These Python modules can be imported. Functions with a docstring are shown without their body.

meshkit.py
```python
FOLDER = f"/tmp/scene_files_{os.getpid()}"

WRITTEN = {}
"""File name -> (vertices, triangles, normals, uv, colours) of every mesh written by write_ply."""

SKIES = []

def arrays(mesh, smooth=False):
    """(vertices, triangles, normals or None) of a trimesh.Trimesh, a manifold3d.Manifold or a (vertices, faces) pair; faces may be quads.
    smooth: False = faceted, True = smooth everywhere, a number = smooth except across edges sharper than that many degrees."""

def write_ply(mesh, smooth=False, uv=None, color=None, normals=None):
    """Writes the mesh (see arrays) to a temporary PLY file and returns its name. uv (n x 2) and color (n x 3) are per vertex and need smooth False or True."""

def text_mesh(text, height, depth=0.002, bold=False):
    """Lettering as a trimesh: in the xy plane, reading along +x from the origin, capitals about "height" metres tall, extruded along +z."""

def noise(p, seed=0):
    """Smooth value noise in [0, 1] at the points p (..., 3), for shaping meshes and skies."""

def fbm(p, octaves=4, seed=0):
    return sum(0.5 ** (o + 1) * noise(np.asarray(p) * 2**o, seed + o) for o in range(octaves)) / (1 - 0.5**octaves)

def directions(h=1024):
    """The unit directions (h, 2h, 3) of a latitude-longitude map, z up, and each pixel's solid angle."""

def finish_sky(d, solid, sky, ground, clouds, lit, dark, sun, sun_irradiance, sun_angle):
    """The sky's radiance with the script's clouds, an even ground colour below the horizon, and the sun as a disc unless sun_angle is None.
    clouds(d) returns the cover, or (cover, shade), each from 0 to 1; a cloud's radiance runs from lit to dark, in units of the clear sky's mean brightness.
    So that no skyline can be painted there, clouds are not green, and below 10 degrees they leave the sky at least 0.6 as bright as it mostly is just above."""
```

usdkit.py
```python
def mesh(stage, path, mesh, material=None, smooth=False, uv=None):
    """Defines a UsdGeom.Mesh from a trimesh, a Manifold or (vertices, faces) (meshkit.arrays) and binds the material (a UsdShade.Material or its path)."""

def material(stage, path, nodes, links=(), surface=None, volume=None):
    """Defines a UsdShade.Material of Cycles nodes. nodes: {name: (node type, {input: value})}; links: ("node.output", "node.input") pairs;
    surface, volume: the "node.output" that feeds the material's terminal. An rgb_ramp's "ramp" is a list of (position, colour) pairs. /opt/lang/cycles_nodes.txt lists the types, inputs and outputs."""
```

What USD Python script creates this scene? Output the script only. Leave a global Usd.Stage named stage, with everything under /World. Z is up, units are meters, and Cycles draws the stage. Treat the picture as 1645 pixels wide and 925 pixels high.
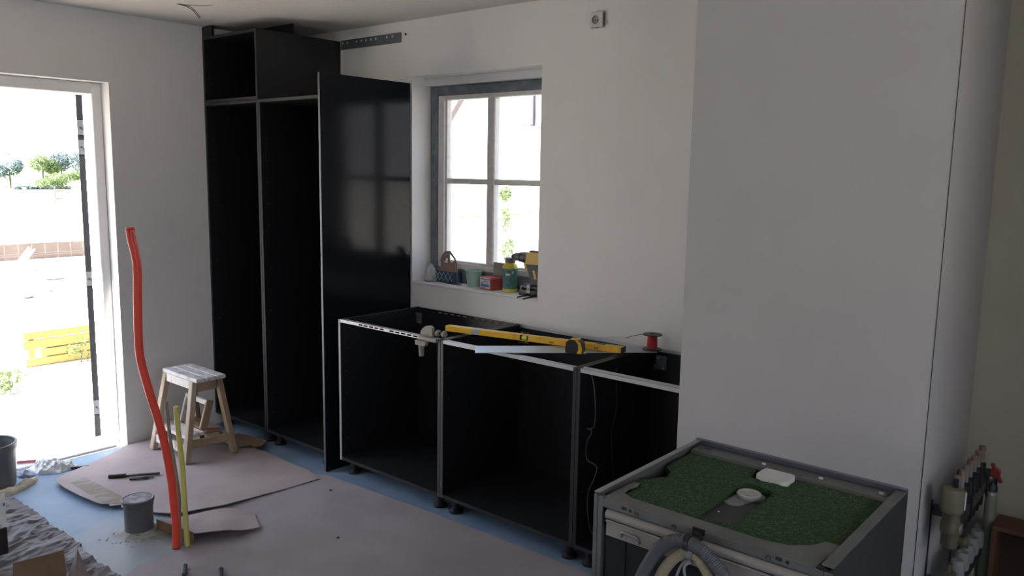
import math, random
import numpy as np, trimesh, manifold3d as m3, usdkit, meshkit
from pxr import Usd, UsdGeom, UsdLux, UsdShade, Gf, Sdf
from shapely.geometry import Polygon, Point, box as sbox
from shapely.ops import unary_union

random.seed(7)
stage = Usd.Stage.CreateInMemory()
UsdGeom.SetStageUpAxis(stage, 'Z'); UsdGeom.SetStageMetersPerUnit(stage, 1.0)
UsdGeom.Xform.Define(stage, '/World'); UsdGeom.Scope.Define(stage, '/World/Looks')

# ------------------------------------------------------------------ camera, sky, sun, exposure
EXPOSURE = 0.17
SKY_STRENGTH = 3.8
SUN_STRENGTH = 70000.0
EYE = (4.8561, -3.3277, 1.6944)
cam = UsdGeom.Camera.Define(stage, '/World/Camera')
R_ = (0.76293328, 0.64626509, 0.01655994); U_ = (-0.10437395, 0.09785579, 0.98971224); F_ = (-0.63799599, 0.75681284, -0.14211068)
cam.AddTransformOp().Set(Gf.Matrix4d(*R_, 0, *U_, 0, *[-c for c in F_], 0, *EYE, 1))
cam.CreateHorizontalApertureAttr(36.0); cam.CreateVerticalApertureAttr(36.0 * 925 / 1645)
cam.CreateFocalLengthAttr(1301.84 / 1645 * 36.0)
cam.CreateClippingRangeAttr(Gf.Vec2f(0.05, 5000)); cam.CreateExposureAttr(EXPOSURE)

SUN_FROM = np.array((-0.118, -0.74, 0.66)); SUN_FROM = SUN_FROM / np.linalg.norm(SUN_FROM)
dome = UsdLux.DomeLight.Define(stage, '/World/Sky')
dome.CreateIntensityAttr(1.0)
sky_m = usdkit.material(stage, '/World/Looks/sky', {
    's': ('sky_texture', {'sky_type': 'preetham', 'sun_direction': tuple(SUN_FROM), 'turbidity': 3.0}),
    'h': ('hsv', {'saturation': 0.55}),
    'b': ('background_shader', {'strength': SKY_STRENGTH})}, [('s.color', 'h.color'), ('h.color', 'b.color')], surface='b.background')
UsdShade.MaterialBindingAPI.Apply(dome.GetPrim()).Bind(sky_m)
sun = UsdLux.DistantLight.Define(stage, '/World/Sun')
sun.CreateIntensityAttr(SUN_STRENGTH); sun.CreateAngleAttr(0.6); sun.CreateColorAttr(Gf.Vec3f(1, .95, .87))
zx = SUN_FROM; xx = np.cross((0, 0, 1.), zx); xx /= np.linalg.norm(xx); yx = np.cross(zx, xx)
sun.AddTransformOp().Set(Gf.Matrix4d(*xx, 0, *yx, 0, *zx, 0, 0, 0, 0, 1))

# ------------------------------------------------------------------ helpers
def M(name, color, rough=.5, metal=0., spec=.5, color2=None, nscale=20., npos=(.35, .65), bump=None, stretch=None, detail=4., coat=0., dist='fac', color3=None):
    """A principled material; color2 mixes in through noise between the two ramp positions; bump = (scale, strength, distance)."""
    n = {'p': ('principled_bsdf', {'base_color': color, 'roughness': rough, 'metallic': metal, 'specular_ior_level': spec, 'coat_weight': coat})}
    l = []
    if color2 is not None or bump:
        n['g'] = ('geometry', {}); n['m'] = ('mapping', {'scale': stretch or (1, 1, 1)}); l.append(('g.position', 'm.vector'))
    if color2 is not None:
        n['n'] = ('noise_texture', {'scale': nscale, 'detail': detail}); l.append(('m.vector', 'n.vector'))
        ramp = [(npos[0], color), (npos[1], color2)] + ([(min(1, npos[1] + .12), color3)] if color3 is not None else [])
        n['r'] = ('rgb_ramp', {'ramp': ramp}); l += [('n.fac', 'r.fac'), ('r.color', 'p.base_color')]
    if bump:
        n['bn'] = ('noise_texture', {'scale': bump[0], 'detail': 5.}); n['b'] = ('bump', {'strength': bump[1], 'distance': bump[2]})
        l += [('m.vector', 'bn.vector'), ('bn.fac', 'b.height'), ('b.normal', 'p.normal')]
    return usdkit.material(stage, '/World/Looks/' + name, n, l, surface='p.BSDF')

names = {}
def numbered(parent, name):
    k = (parent, name); i = names.get(k, 0); names[k] = i + 1
    return f'{parent}/{name}' + (f'_{i:03d}' if i else '')

def data(p, label=None, cat=None, group=None, kind=None):
    for k, v in (('label', label), ('category', cat), ('group', group), ('kind', kind)):
        if v: p.SetCustomDataByKey(k, v)

class Thing:
    """An Xform at the thing's base; parts are given in world coordinates and stored relative to the base."""
    def __init__(self, name, label, cat, base=(0, 0, 0), group=None, kind=None):
        self.path = numbered('/World', name); self.base = np.array(base, float)
        x = UsdGeom.Xform.Define(stage, self.path); x.AddTranslateOp().Set(Gf.Vec3d(*map(float, base)))
        data(x.GetPrim(), label, cat, group, kind)
    def part(self, name, mesh, mat, smooth=False, parent=None, label=None, kind=None):
        v, f, _ = meshkit.arrays(mesh)
        path = numbered(parent or self.path, name)
        m = usdkit.mesh(stage, path, (v - self.base, f), mat, smooth)
        data(m.GetPrim(), label, kind=kind)
        return path

def single(name, mesh, mat, label, cat, smooth=False, group=None, kind=None):
    m = usdkit.mesh(stage, numbered('/World', name), mesh, mat, smooth); data(m.GetPrim(), label, cat, group, kind)

def struct(name, mesh, mat, smooth=False, label=None):
    m = usdkit.mesh(stage, '/World/' + name, mesh, mat, smooth); data(m.GetPrim(), label, kind='structure'); return '/World/' + name

def cat(*ms): return trimesh.util.concatenate([trimesh.Trimesh(*meshkit.arrays(m)[:2], process=False) for m in ms])

def bx(x0, x1, y0, y1, z0, z1, c=0.):
    """A box with chamfered edges c."""
    if x0 > x1: x0, x1 = x1, x0
    if y0 > y1: y0, y1 = y1, y0
    if z0 > z1: z0, z1 = z1, z0
    if c <= 0:
        b = trimesh.creation.box((x1 - x0, y1 - y0, z1 - z0)); b.apply_translation(((x0 + x1) / 2, (y0 + y1) / 2, (z0 + z1) / 2)); return b
    c = min(c, .45 * min(x1 - x0, y1 - y0, z1 - z0)); P = []
    for sx in (0, 1):
        for sy in (0, 1):
            for sz in (0, 1):
                X, Y, Z = (x0, x1)[sx], (y0, y1)[sy], (z0, z1)[sz]; dx, dy, dz = (c, -c)[sx], (c, -c)[sy], (c, -c)[sz]
                P += [(X, Y + dy, Z + dz), (X + dx, Y, Z + dz), (X + dx, Y + dy, Z)]
    return trimesh.convex.convex_hull(np.array(P))

def rot(mesh, deg, axis=(0, 0, 1), about=(0, 0, 0)):
    mesh = mesh.copy(); mesh.apply_transform(trimesh.transformations.rotation_matrix(math.radians(deg), axis, about)); return mesh

def beam(a, b, w, h, up=(0, 0, 1), c=.002):
    """A bar from a to b, w wide sideways and h along up."""
    a, b, up = np.array(a, float), np.array(b, float), np.array(up, float)
    d = b - a; L = np.linalg.norm(d); d /= L; s = np.cross(d, up); s /= np.linalg.norm(s); u = np.cross(s, d)
    m = bx(0, L, -w / 2, w / 2, -h / 2, h / 2, c); T = np.eye(4); T[:3, 0], T[:3, 1], T[:3, 2], T[:3, 3] = d, -s, u, a
    if np.linalg.det(T[:3, :3]) < 0: T[:3, 1] = s
    m.apply_transform(T); return m

def smoothpath(pts, n=8):
    """Catmull-Rom through the points."""
    p = np.array(pts, float); p = np.vstack([2 * p[0] - p[1], p, 2 * p[-1] - p[-2]]); out = []
    for i in range(1, len(p) - 2):
        for t in np.linspace(0, 1, n, endpoint=False):
            out.append(.5 * (2 * p[i] + (p[i + 1] - p[i - 1]) * t + (2 * p[i - 1] - 5 * p[i] + 4 * p[i + 1] - p[i + 2]) * t * t + (3 * p[i] - p[i - 1] - 3 * p[i + 1] + p[i + 2]) * t ** 3))
    out.append(p[-2]); return np.array(out)

def tube(pts, r, sides=10, caps=True, hollow=0.):
    """A swept round tube; r a number or one radius per point."""
    p = np.array(pts, float); n = len(p); r = np.broadcast_to(np.asarray(r, float), n)
    t = np.gradient(p, axis=0); t /= np.maximum(np.linalg.norm(t, axis=1, keepdims=True), 1e-12)
    u = np.cross(t[0], (0, 0, 1.) if abs(t[0][2]) < .9 else (1., 0, 0)); u /= np.linalg.norm(u); V = []
    a = np.linspace(0, 2 * np.pi, sides, endpoint=False)
    for i in range(n):
        u = u - t[i] * (u @ t[i]); u /= np.linalg.norm(u); w = np.cross(t[i], u)
        V.append(p[i] + r[i] * (np.cos(a)[:, None] * u + np.sin(a)[:, None] * w))
    V = np.vstack(V); F = []
    for i in range(n - 1):
        for j in range(sides):
            k = (j + 1) % sides; A, B, C, D = i * sides + j, i * sides + k, (i + 1) * sides + k, (i + 1) * sides + j
            F += [(A, B, C), (A, C, D)]
    if caps:
        V = np.vstack([V, p[0], p[-1]]); c0, c1 = len(V) - 2, len(V) - 1
        for j in range(sides):
            k = (j + 1) % sides; F += [(c0, k, j), (c1, (n - 1) * sides + j, (n - 1) * sides + k)]
    return trimesh.Trimesh(V, F, process=False)

def lathe(profile, center=(0, 0, 0), sides=32, axis='z'):
    """Revolves (radius, height) points about the axis."""
    m = trimesh.creation.revolve(np.array(profile, float), sections=sides)
    if axis == 'x': m.apply_transform(trimesh.transformations.rotation_matrix(np.pi / 2, (0, 1, 0)))
    if axis == '-x': m.apply_transform(trimesh.transformations.rotation_matrix(-np.pi / 2, (0, 1, 0)))
    if axis == 'y': m.apply_transform(trimesh.transformations.rotation_matrix(-np.pi / 2, (1, 0, 0)))
    if axis == '-y': m.apply_transform(trimesh.transformations.rotation_matrix(np.pi / 2, (1, 0, 0)))
    m.apply_translation(center); return m

def prism(poly, z0, z1, plane='xy'):
    """Extrudes a polygon; plane 'xz' stands it up with z0, z1 along y; 'yz' along x."""
    poly = poly if hasattr(poly, 'exterior') else Polygon(poly)
    m = trimesh.creation.extrude_polygon(poly, abs(z1 - z0), engine='earcut'); m.apply_translation((0, 0, min(z0, z1)))
    v = m.vertices.copy()
    if plane == 'xz': m = trimesh.Trimesh(np.c_[v[:, 0], v[:, 2], v[:, 1]], m.faces[:, ::-1], process=False)
    if plane == 'yz': m = trimesh.Trimesh(np.c_[v[:, 2], v[:, 0], v[:, 1]], m.faces, process=False)
    return m

def rounded(x0, x1, y0, y1, r): return sbox(x0 + r, y0 + r, x1 - r, y1 - r).buffer(r, quad_segs=4)

def fine(mesh, size):
    v, f = trimesh.remesh.subdivide_to_size(mesh.vertices, mesh.faces, size); m = trimesh.Trimesh(v, f); m.merge_vertices(); return m

# ------------------------------------------------------------------ materials
plaster = M('wall_plaster', (.765, .75, .74), .9, color2=(.745, .73, .72), nscale=3.5, bump=(55, .05, .01))
plaster_shaded = M('wall_plaster_shaded', (.48, .468, .462), .9, color2=(.465, .453, .447), nscale=4, bump=(60, .04, .01))  # same paint as the other walls, darkened to stand for shade on the partition
ceil_m = M('ceiling_paint', (.70, .67, .63), .9)
screed = usdkit.material(stage, '/World/Looks/floor_screed', {
    'g': ('geometry', {}), 'n': ('noise_texture', {'scale': 6., 'detail': 5.}), 'r': ('rgb_ramp', {'ramp': [(.3, (.215, .305, .415)), (.7, (.175, .262, .372))]}),
    'd': ('vector_math', {'math_type': 'distance', 'vector2': (1.42, -1.80, 0)}), 'm1': ('math', {'math_type': 'multiply_add', 'value2': .55, 'value3': -.22}), 'ad': ('math', {'math_type': 'add'}),
    'k': ('map_range', {'from_min': .10, 'from_max': .58, 'to_min': 1., 'to_max': 0., 'clamp': True}), 'x': ('mix', {'color2': (.30, .325, .33)}), 'bn': ('noise_texture', {'scale': 40., 'detail': 5.}), 'b': ('bump', {'strength': .08, 'distance': .01}),
    'p': ('principled_bsdf', {'roughness': .5, 'specular_ior_level': .4})},
    [('g.position', 'n.vector'), ('n.fac', 'r.fac'), ('g.position', 'd.vector1'), ('n.fac', 'm1.value1'), ('d.value', 'ad.value1'), ('m1.value', 'ad.value2'), ('ad.value', 'k.value'), ('k.result', 'x.fac'), ('r.color', 'x.color1'), ('x.color', 'p.base_color'), ('g.position', 'bn.vector'), ('bn.fac', 'b.height'), ('b.normal', 'p.normal')], surface='p.BSDF')
black = M('black_melamine', (.009, .010, .012), .38, spec=.45)
edge_d = M('dark_edge_band', (.020, .021, .025), .45, spec=.4)
edge_l = M('pale_edge_band', (.42, .42, .44), .35)
gloss = M('gloss_black_panel', (.006, .0075, .010), .14, spec=.17)
zinc = M('zinc_plated_steel', (.62, .63, .65), .38, .85)
zinc_d = M('dull_galvanised_steel', (.18, .20, .215), .5, .6, color2=(.14, .16, .175), nscale=30)
white_p = M('white_paint', (.78, .78, .77), .45)
white_w = M('window_white_paint', (.74, .72, .69), .5, color2=(.66, .63, .59), nscale=25, npos=(.5, .7))
bluegrey = M('blue_grey_primer', (.135, .16, .185), .7, color2=(.20, .225, .25), nscale=14, npos=(.42, .66), color3=(.32, .35, .38), stretch=(1, 1, 1))
glass = usdkit.material(stage, '/World/Looks/window_glass', {'t': ('transparent_bsdf', {'color': (.97, .98, .98)}), 'g': ('glossy_bsdf', {'roughness': .0, 'color': (1, 1, 1)}), 'f': ('fresnel', {'IOR': 1.45}), 'gm': ('geometry', {}), 'iv': ('math', {'math_type': 'subtract', 'value1': 1.0}), 'ml': ('math', {'math_type': 'multiply'}), 'x': ('mix_closure', {})},
                        [('gm.backfacing', 'iv.value2'), ('f.fac', 'ml.value1'), ('iv.value', 'ml.value2'), ('ml.value', 'x.fac'), ('t.BSDF', 'x.closure1'), ('g.BSDF', 'x.closure2')], surface='x.closure')
dark_paint = M('dark_door_paint', (.007, .009, .013), .55, spec=.3, color2=(.014, .016, .020), nscale=12)
paper = M('floor_protection_paper', (.345, .305, .325), .85, color2=(.30, .262, .275), nscale=3, bump=(9, .15, .02))
board = M('cardboard_sheet', (.40, .338, .335), .85, color2=(.35, .29, .285), nscale=4, bump=(12, .12, .01))
kraft = M('brown_kraft', (.24, .155, .095), .85, color2=(.19, .12, .07), nscale=9)
kraft_strip = M('kraft_strip', (.245, .20, .165), .8, color2=(.33, .28, .24), nscale=26, npos=(.48, .58), stretch=(1, .35, 1))
oak = M('old_bare_wood', (.34, .25, .155), .7, color2=(.25, .18, .11), nscale=9, stretch=(1, 1, .18), bump=(60, .1, .004))
paintwood = M('worn_white_painted_wood', (.60, .58, .56), .65, color2=(.36, .30, .24), nscale=16, npos=(.56, .68), bump=(40, .15, .004))
oak_lit = M('lit_bare_wood', (.44, .37, .28), .7, color2=(.33, .25, .17), nscale=11, npos=(.45, .65), stretch=(1, 1, .25))  # the bare stool wood, lightened for the legs lit from the doorway
seatwood = M('paint_spattered_wood', (.58, .57, .57), .6, color2=(.36, .35, .35), nscale=26, npos=(.5, .62), stretch=(.5, 1.6, 1))
red_pl = M('red_orange_plastic', (.78, .075, .045), .38, spec=.5)
yel_pl = M('yellow_green_plastic', (.62, .58, .16), .45)
beige_pl = M('beige_grey_plastic', (.25, .23, .19), .5)
rail_m = M('pale_rail_steel', (.46, .465, .48), .45, .5)
edge_m = M('mid_grey_edge_band', (.05, .051, .055), .45)
grey_pl = M('grey_pvc', (.085, .092, .105), .4, color2=(.105, .11, .118), nscale=14)
grey_bucket = M('grey_bucket_plastic', (.13, .145, .15), .45, color2=(.10, .11, .115), nscale=9)
dust = M('dusty_cement', (.38, .40, .42), .9, color2=(.22, .23, .25), nscale=40, npos=(.4, .62), bump=(60, .3, .004))
mortar = M('mortar_crumbs', (.38, .38, .34), .95, color2=(.30, .31, .29), nscale=60, bump=(90, .5, .006))
black_pl = M('black_plastic', (.012, .012, .014), .4)
black_rub = M('black_foot_plastic', (.006, .006, .007), .5)
yel_tool = M('yellow_tool_enamel', (.80, .46, .02), .4, color2=(.66, .36, .02), nscale=22, npos=(.55, .7))
alu = M('brushed_aluminium', (.42, .46, .50), .4, .7)
film = usdkit.material(stage, '/World/Looks/clear_film', {'p': ('principled_bsdf', {'base_color': (.62, .64, .64), 'roughness': .25}), 't': ('transparent_bsdf', {}), 'x': ('mix_closure', {'fac': .55})}, [('p.BSDF', 'x.closure2'), ('t.BSDF', 'x.closure1')], surface='x.closure')
bagm = M('white_plastic_bag', (.66, .67, .67), .4, color2=(.5, .52, .54), nscale=14)
cream = M('cream_fabric', (.50, .45, .36), .8)
tarp = M('grey_brown_tarpaulin', (.165, .150, .155), .6, color2=(.135, .122, .127), nscale=6)

# ------------------------------------------------------------------ the room
H = 2.554
def cutwall(solid, *holes):
    a = m3.Manifold.cube(tuple(solid[1][i] - solid[0][i] for i in range(3))).translate(tuple(solid[0]))
    for h in holes: a = a - m3.Manifold.cube(tuple(h[1][i] - h[0][i] for i in range(3))).translate(tuple(h[0]))
    return a
RX, FY = 6.9, -7.0
struct('floor', bx(0, RX, FY, 0, -.2, 0), screed)
struct('ceiling', bx(-.3, RX + .3, FY - .3, .3, H, H + .25), ceil_m)
WX0, WX1, WZ0, WZ1 = 1.260, 2.227, 1.029, 2.234
struct('wall_back', cutwall(((-.3, 0, -.2), (RX + .3, .3, H)), ((WX0, -.1, WZ0), (WX1, .5, WZ1))), plaster)
DY0, DY1, DZ = -1.19, -2.95, 2.163
struct('wall_left', cutwall(((-.3, FY - .3, -.2), (0, 0, H)), ((-.5, DY1, 0), (.1, DY0, DZ)), ((-.5, -5.9, .9), (.1, -5.0, 2.15))), plaster)
struct('wall_front', cutwall(((0, FY - .3, -.2), (RX, FY, H)), ((1.4, FY - .5, .9), (2.4, FY + .1, 2.1))), plaster)
struct('wall_right', cutwall(((RX, FY - .3, -.2), (RX + .3, 0, H)), ((RX - .1, -4.6, 1.1), (RX + .5, -1.05, 2.45))), plaster)  # out-of-view opening added to light the right face of the partition
struct('wall_partition', bx(3.436, 4.284, -.66, 0, 0, H), plaster_shaded)
struct('wall_niche_tint', bx(4.2845, 5.10, -.003, .0005, 0, H), M('niche_shade_olive', (.56, .535, .44), .95, color2=(.53, .505, .415), nscale=3))  # thin added layer; its olive tone stands for the dimness of the niche
struct('wall_niche_added', bx(5.10, 5.22, -.85, 0, 0, H), plaster)  # unseen wall added to keep side light out of the niche
struct('trim_1', bx(4.2828, 4.2850, -.6612, -.6588, 0, H), M('joint_dark', (.07, .065, .06), .9))
struct('trim_2', bx(WX0, WX1, .105, .2, 2.188, WZ1), plaster)

# window_1: blue-grey outer frame, white sash with one glazing cross and four panes
wx0, wx1, wz0, wz1 = 1.262, 2.225, 1.031, 2.187
win = Thing('window_1', 'small four-paned window with blue-grey primed frame and white sash above the black base cabinets', None, (1.743, .16, 1.03), kind='structure')
fy0, fy1 = .148, .235
for n_, b_ in (('frame_stile', bx(wx0, wx0 + .062, fy0, fy1, wz0, wz1, .004)), ('frame_stile', bx(wx1 - .062, wx1, fy0, fy1, wz0, wz1, .004)),
               ('frame_rail', bx(wx0 + .062, wx1 - .062, fy0, fy1, wz1 - .055, wz1, .004)), ('frame_rail', bx(wx0 + .062, wx1 - .062, fy0, fy1, wz0, wz0 + .082, .004))):
    win.part(n_, b_, bluegrey)
sx0, sx1, sz0, sz1 = wx0 + .062, wx1 - .062, wz0 + .082, wz1 - .055
for n_, b_ in (('sash_stile', cat(bx(sx0, sx0 + .05, .152, .205, sz0, sz1, .003), bx(sx0 + .05, sx0 + .063, .165, .205, sz0, sz1, .002))),
               ('sash_stile', cat(bx(sx1 - .05, sx1, .152, .205, sz0, sz1, .003), bx(sx1 - .063, sx1 - .05, .165, .205, sz0, sz1, .002))),
               ('sash_rail', bx(sx0 + .05, sx1 - .05, .152, .205, sz1 - .026, sz1, .003)),
               ('sash_rail', cat(bx(sx0 + .05, sx1 - .05, .152, .205, sz0, sz0 + .034, .003), bx(sx0 + .05, sx1 - .05, .165, .205, sz0 + .034, sz0 + .045, .003))),
               ('glazing_bar', bx(1.714, 1.771, .155, .205, sz0 + .045, sz1 - .026, .006)),
               ('glazing_bar', bx(sx0 + .063, 1.714, .157, .203, 1.617, 1.649, .006)), ('glazing_bar', bx(1.771, sx1 - .063, .157, .203, 1.617, 1.649, .006))):
    win.part(n_, b_, white_w)
for a, b in ((sx0 + .063, 1.714), (1.771, sx1 - .063)):
    for c, d in ((sz0 + .045, 1.617), (1.649, sz1 - .026)):
        win.part('pane', bx(a, b, .181, .185, c, d), glass)
win.part('sill', bx(WX0, WX1, -.004, .15, 1.015, 1.03, .003), plaster)

# door_1: white frame with rebate, threshold, the dark leaf swung outwards, four hinges
door = Thing('door_1', 'outside doorway in the left wall with white frame and dark leaf swung outwards', None, (-.2, -1.245, 0), kind='structure')
door.part('frame_jamb', bx(-.24, -.10, -1.245, DY0, 0, DZ, .004), white_p)
door.part('frame_jamb', bx(-.24, -.10, DY1, DY1 + .055, 0, DZ, .004), white_p)
door.part('frame_head', bx(-.24, -.10, DY1 + .055, -1.245, 2.098, DZ, .004), white_p)
door.part('threshold', bx(-.24, -.02, DY1 + .055, -1.245, 0, .012, .003), M('threshold_stone', (.62, .64, .66), .6))
ld = np.array((-.927, .374, 0)); lp = np.array((-.312, -1.231, 0))
def leafbox(a, b, t0, t1, z0, z1, c=.002):
    m = bx(a, b, t0, t1, z0, z1, c); T = np.eye(4); T[:3, 0] = ld; T[:3, 1] = (-.374, -.927, 0); T[:3, 3] = lp; m.apply_transform(T); return m
leaf = door.part('leaf', leafbox(0, .86, -.017, .017, -.03, 2.112), dark_paint)
for zz in (1.912, 1.796, .999, .185):
    h = door.part('hinge', leafbox(-.004, 0, -.030, .016, zz - .043, zz + .043, .001), M('hinge_grey', (.085, .09, .10), .6) if zz > 1.9 else '/World/Looks/hinge_grey')
    door.part('screw', trimesh.creation.cylinder(.006, .003, sections=10, transform=trimesh.geometry.align_vectors((0, 0, 1), -ld) @ np.eye(4)).apply_translation(lp - ld * .0055 + np.array((0, 0, zz))), black_pl, parent=h)
    door.part('knuckle', tube([lp + np.array((.02, .040, zz - .045)), lp + np.array((.02, .040, zz)), lp + np.array((.02, .040, zz + .045))], .008, 10), '/World/Looks/hinge_grey', 40, parent=h)

# ------------------------------------------------------------------ black kitchen cabinets
T = .018
def feet(t, x0, x1, y0, y1, ztop, ym=None):
    for x in (x0 + .055, x1 - .055):
        for y in (y0 + .06, y1 - .06):
            t.part('foot', lathe([(0, 0), (.036, 0), (.036, .012), (.027, .02), (.02, .026), (.02, ztop - .02), (.03, ztop - .01), (.03, ztop), (0, ztop)], (x, y, 0), 20), black_rub, 35)
def carcass(name, label, x0, x1, z0, z1, yf=-.606, yb=-.004, top=True, legs=True, group=None, edges=(None, None), bottom=True):
    t = Thing(name, label, 'cabinet', ((x0 + x1) / 2, (yf + yb) / 2, 0 if legs else z0), group)
    for i, (a, b) in enumerate(((x0, x0 + T), (x1 - T, x1))):
        s = t.part('side_panel', bx(a, b, yf + .0012, yb, z0, z1, .0008), black)
        t.part('edge_band', bx(a + .0006, b - .0006, yf, yf + .0012, z0, z1), edges[i] or edge_d, parent=s)
        if not top: t.part('edge_band', bx(a + .0006, b - .0006, yf, yb, z1, z1 + .0012), edge_d, parent=s)
        holes = [tube([(xx - .0006, y_, z_), (xx, y_, z_), (xx + .0006, y_, z_)], .0032, 8) for xx in (b + .0002 if i == 0 else a - .0002,) for y_ in (yf + .04,) for z_ in np.arange(z0 + .12, z1 - .1, .128)]
        t.part('shelf_pin_holes', cat(*holes), zinc_d, parent=s, kind='stuff')
    p = t.part('bottom_panel', bx(x0 + T, x1 - T, yf + .0012, yb, z0, z0 + T), black)
    t.part('edge_band', bx(x0 + T, x1 - T, yf, yf + .0012, z0 + .0006, z0 + T - .0006), edge_d, parent=p)
    if top:
        p = t.part('top_panel', bx(x0 + T, x1 - T, yf + .0012, yb, z1 - T, z1), black)
        t.part('edge_band', bx(x0 + T, x1 - T, yf, yf + .0012, z1 - T + .0006, z1 - .0006), edge_d, parent=p)
    t.part('back_panel', bx(x0 + T, x1 - T, yb - .022, yb - .016, z0 + T, z1 - (T if top else .012)), black)
    if legs: feet(t, x0, x1, yf, yb, z0)
    return t
t = carcass('tall_cabinet', 'tall open black cabinet in the corner, under the small top cabinet', .004, .600, .08, 2.086, group=None)
t = carcass('tall_cabinet', 'tall open black cabinet between the corner cabinet and the glossy black panel', .602, 1.200, .08, 2.086)
t = carcass('top_cabinet', 'small open black cabinet stacked near the ceiling on the corner tall cabinet', .004, .600, 2.088, 2.488, legs=False)
t.part('filler_strip', bx(.004, .12, -.606, -.588, 2.489, 2.548, .001), black); t.part('top_strip', bx(.004, .598, -.36, -.345, 2.489, 2.548, .001), black)  # recessed dark board added where only shade lies above the cabinet
t = Thing('cover_panel', 'tall glossy black side panel standing upright between the tall and the base cabinets', 'panel', (1.2425, -.33, 0))
p = t.part('board', bx(1.2345, 1.2505, -.6488, -.006, 0, 2.196, .0008), gloss)
t.part('edge_band', bx(1.2347, 1.2503, -.65, -.6488, .001, 2.195), M('panel_edge_band', (.10, .11, .13), .35), parent=p)

def slots(x0, x1, y0, y1, z0, z1, starts, w, h, thick_axis='y'):
    """A flat rail with a row of slots through it, standing in the xz plane."""
    P = sbox(x0, z0, x1, z1)
    for s in starts: P = P.difference(rounded(s, s + w, (z0 + z1) / 2 - h / 2, (z0 + z1) / 2 + h / 2, h * .35))
    return prism(P, y0, y1, 'xz')
def base(label, x0, x1, edges, front, backm, fslots, bslots, hole=True):
    t = carcass('base_cabinet', label, x0, x1, .08, .879, yf=-.600, top=False, edges=edges)
    a, b = x0 + T, x1 - T
    r = t.part('front_rail', cat(slots(a, b, -.600, -.5985, .864, .8805, fslots, .032, .0075), bx(a, b, -.5985, -.572, .879, .8803)), front, label='zinc front rail with slots' if fslots else 'bare metal front rail')
    t.part('back_rail', slots(a, b, -.018, -.016, .856, .8805, bslots, .032, .009), backm)
    return t
st1 = [1.489 + .0425 * i for i in range(5)] + [1.735 + .0445 * i for i in range(5)]
b1 = base('open black base cabinet next to the glossy panel, with a slotted pale front rail', 1.314, 2.107, (edge_l, edge_m), rail_m, black, st1, [1.50 + .05 * i for i in range(5)] + [1.79 + .05 * i for i in range(5)])
b2 = base('middle open black base cabinet, under the yellow spirit level', 2.1085, 2.921, (edge_m, None), rail_m, zinc, [], [])
b3 = base('open black base cabinet against the white block, with loose wires hanging in it', 2.9225, 3.432, (None, None), rail_m, zinc, [], [])
for c, x in ((b1, 1.345), (b2, 2.171), (b3, 3.0)):
    q = c.part('wall_bracket', cat(bx(x - .028, x + .028, -.034, -.0262, .785, .850, .002), bx(x - .028, x - .022, -.05, -.03, .785, .81, .001)), zinc_d, label='grey metal hanging bracket')
    c.part('screw', cat(*[tube([(x + dx, -.038, zz), (x + dx, -.036, zz), (x + dx, -.034, zz)], .005, 8) for dx, zz in ((-.016, .84), (.014, .795))]), zinc, parent=q)
b3.part('front_rail_doubler', bx(2.945, 3.41, -.588, -.574, .8804, .8865, .001), rail_m)

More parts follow.
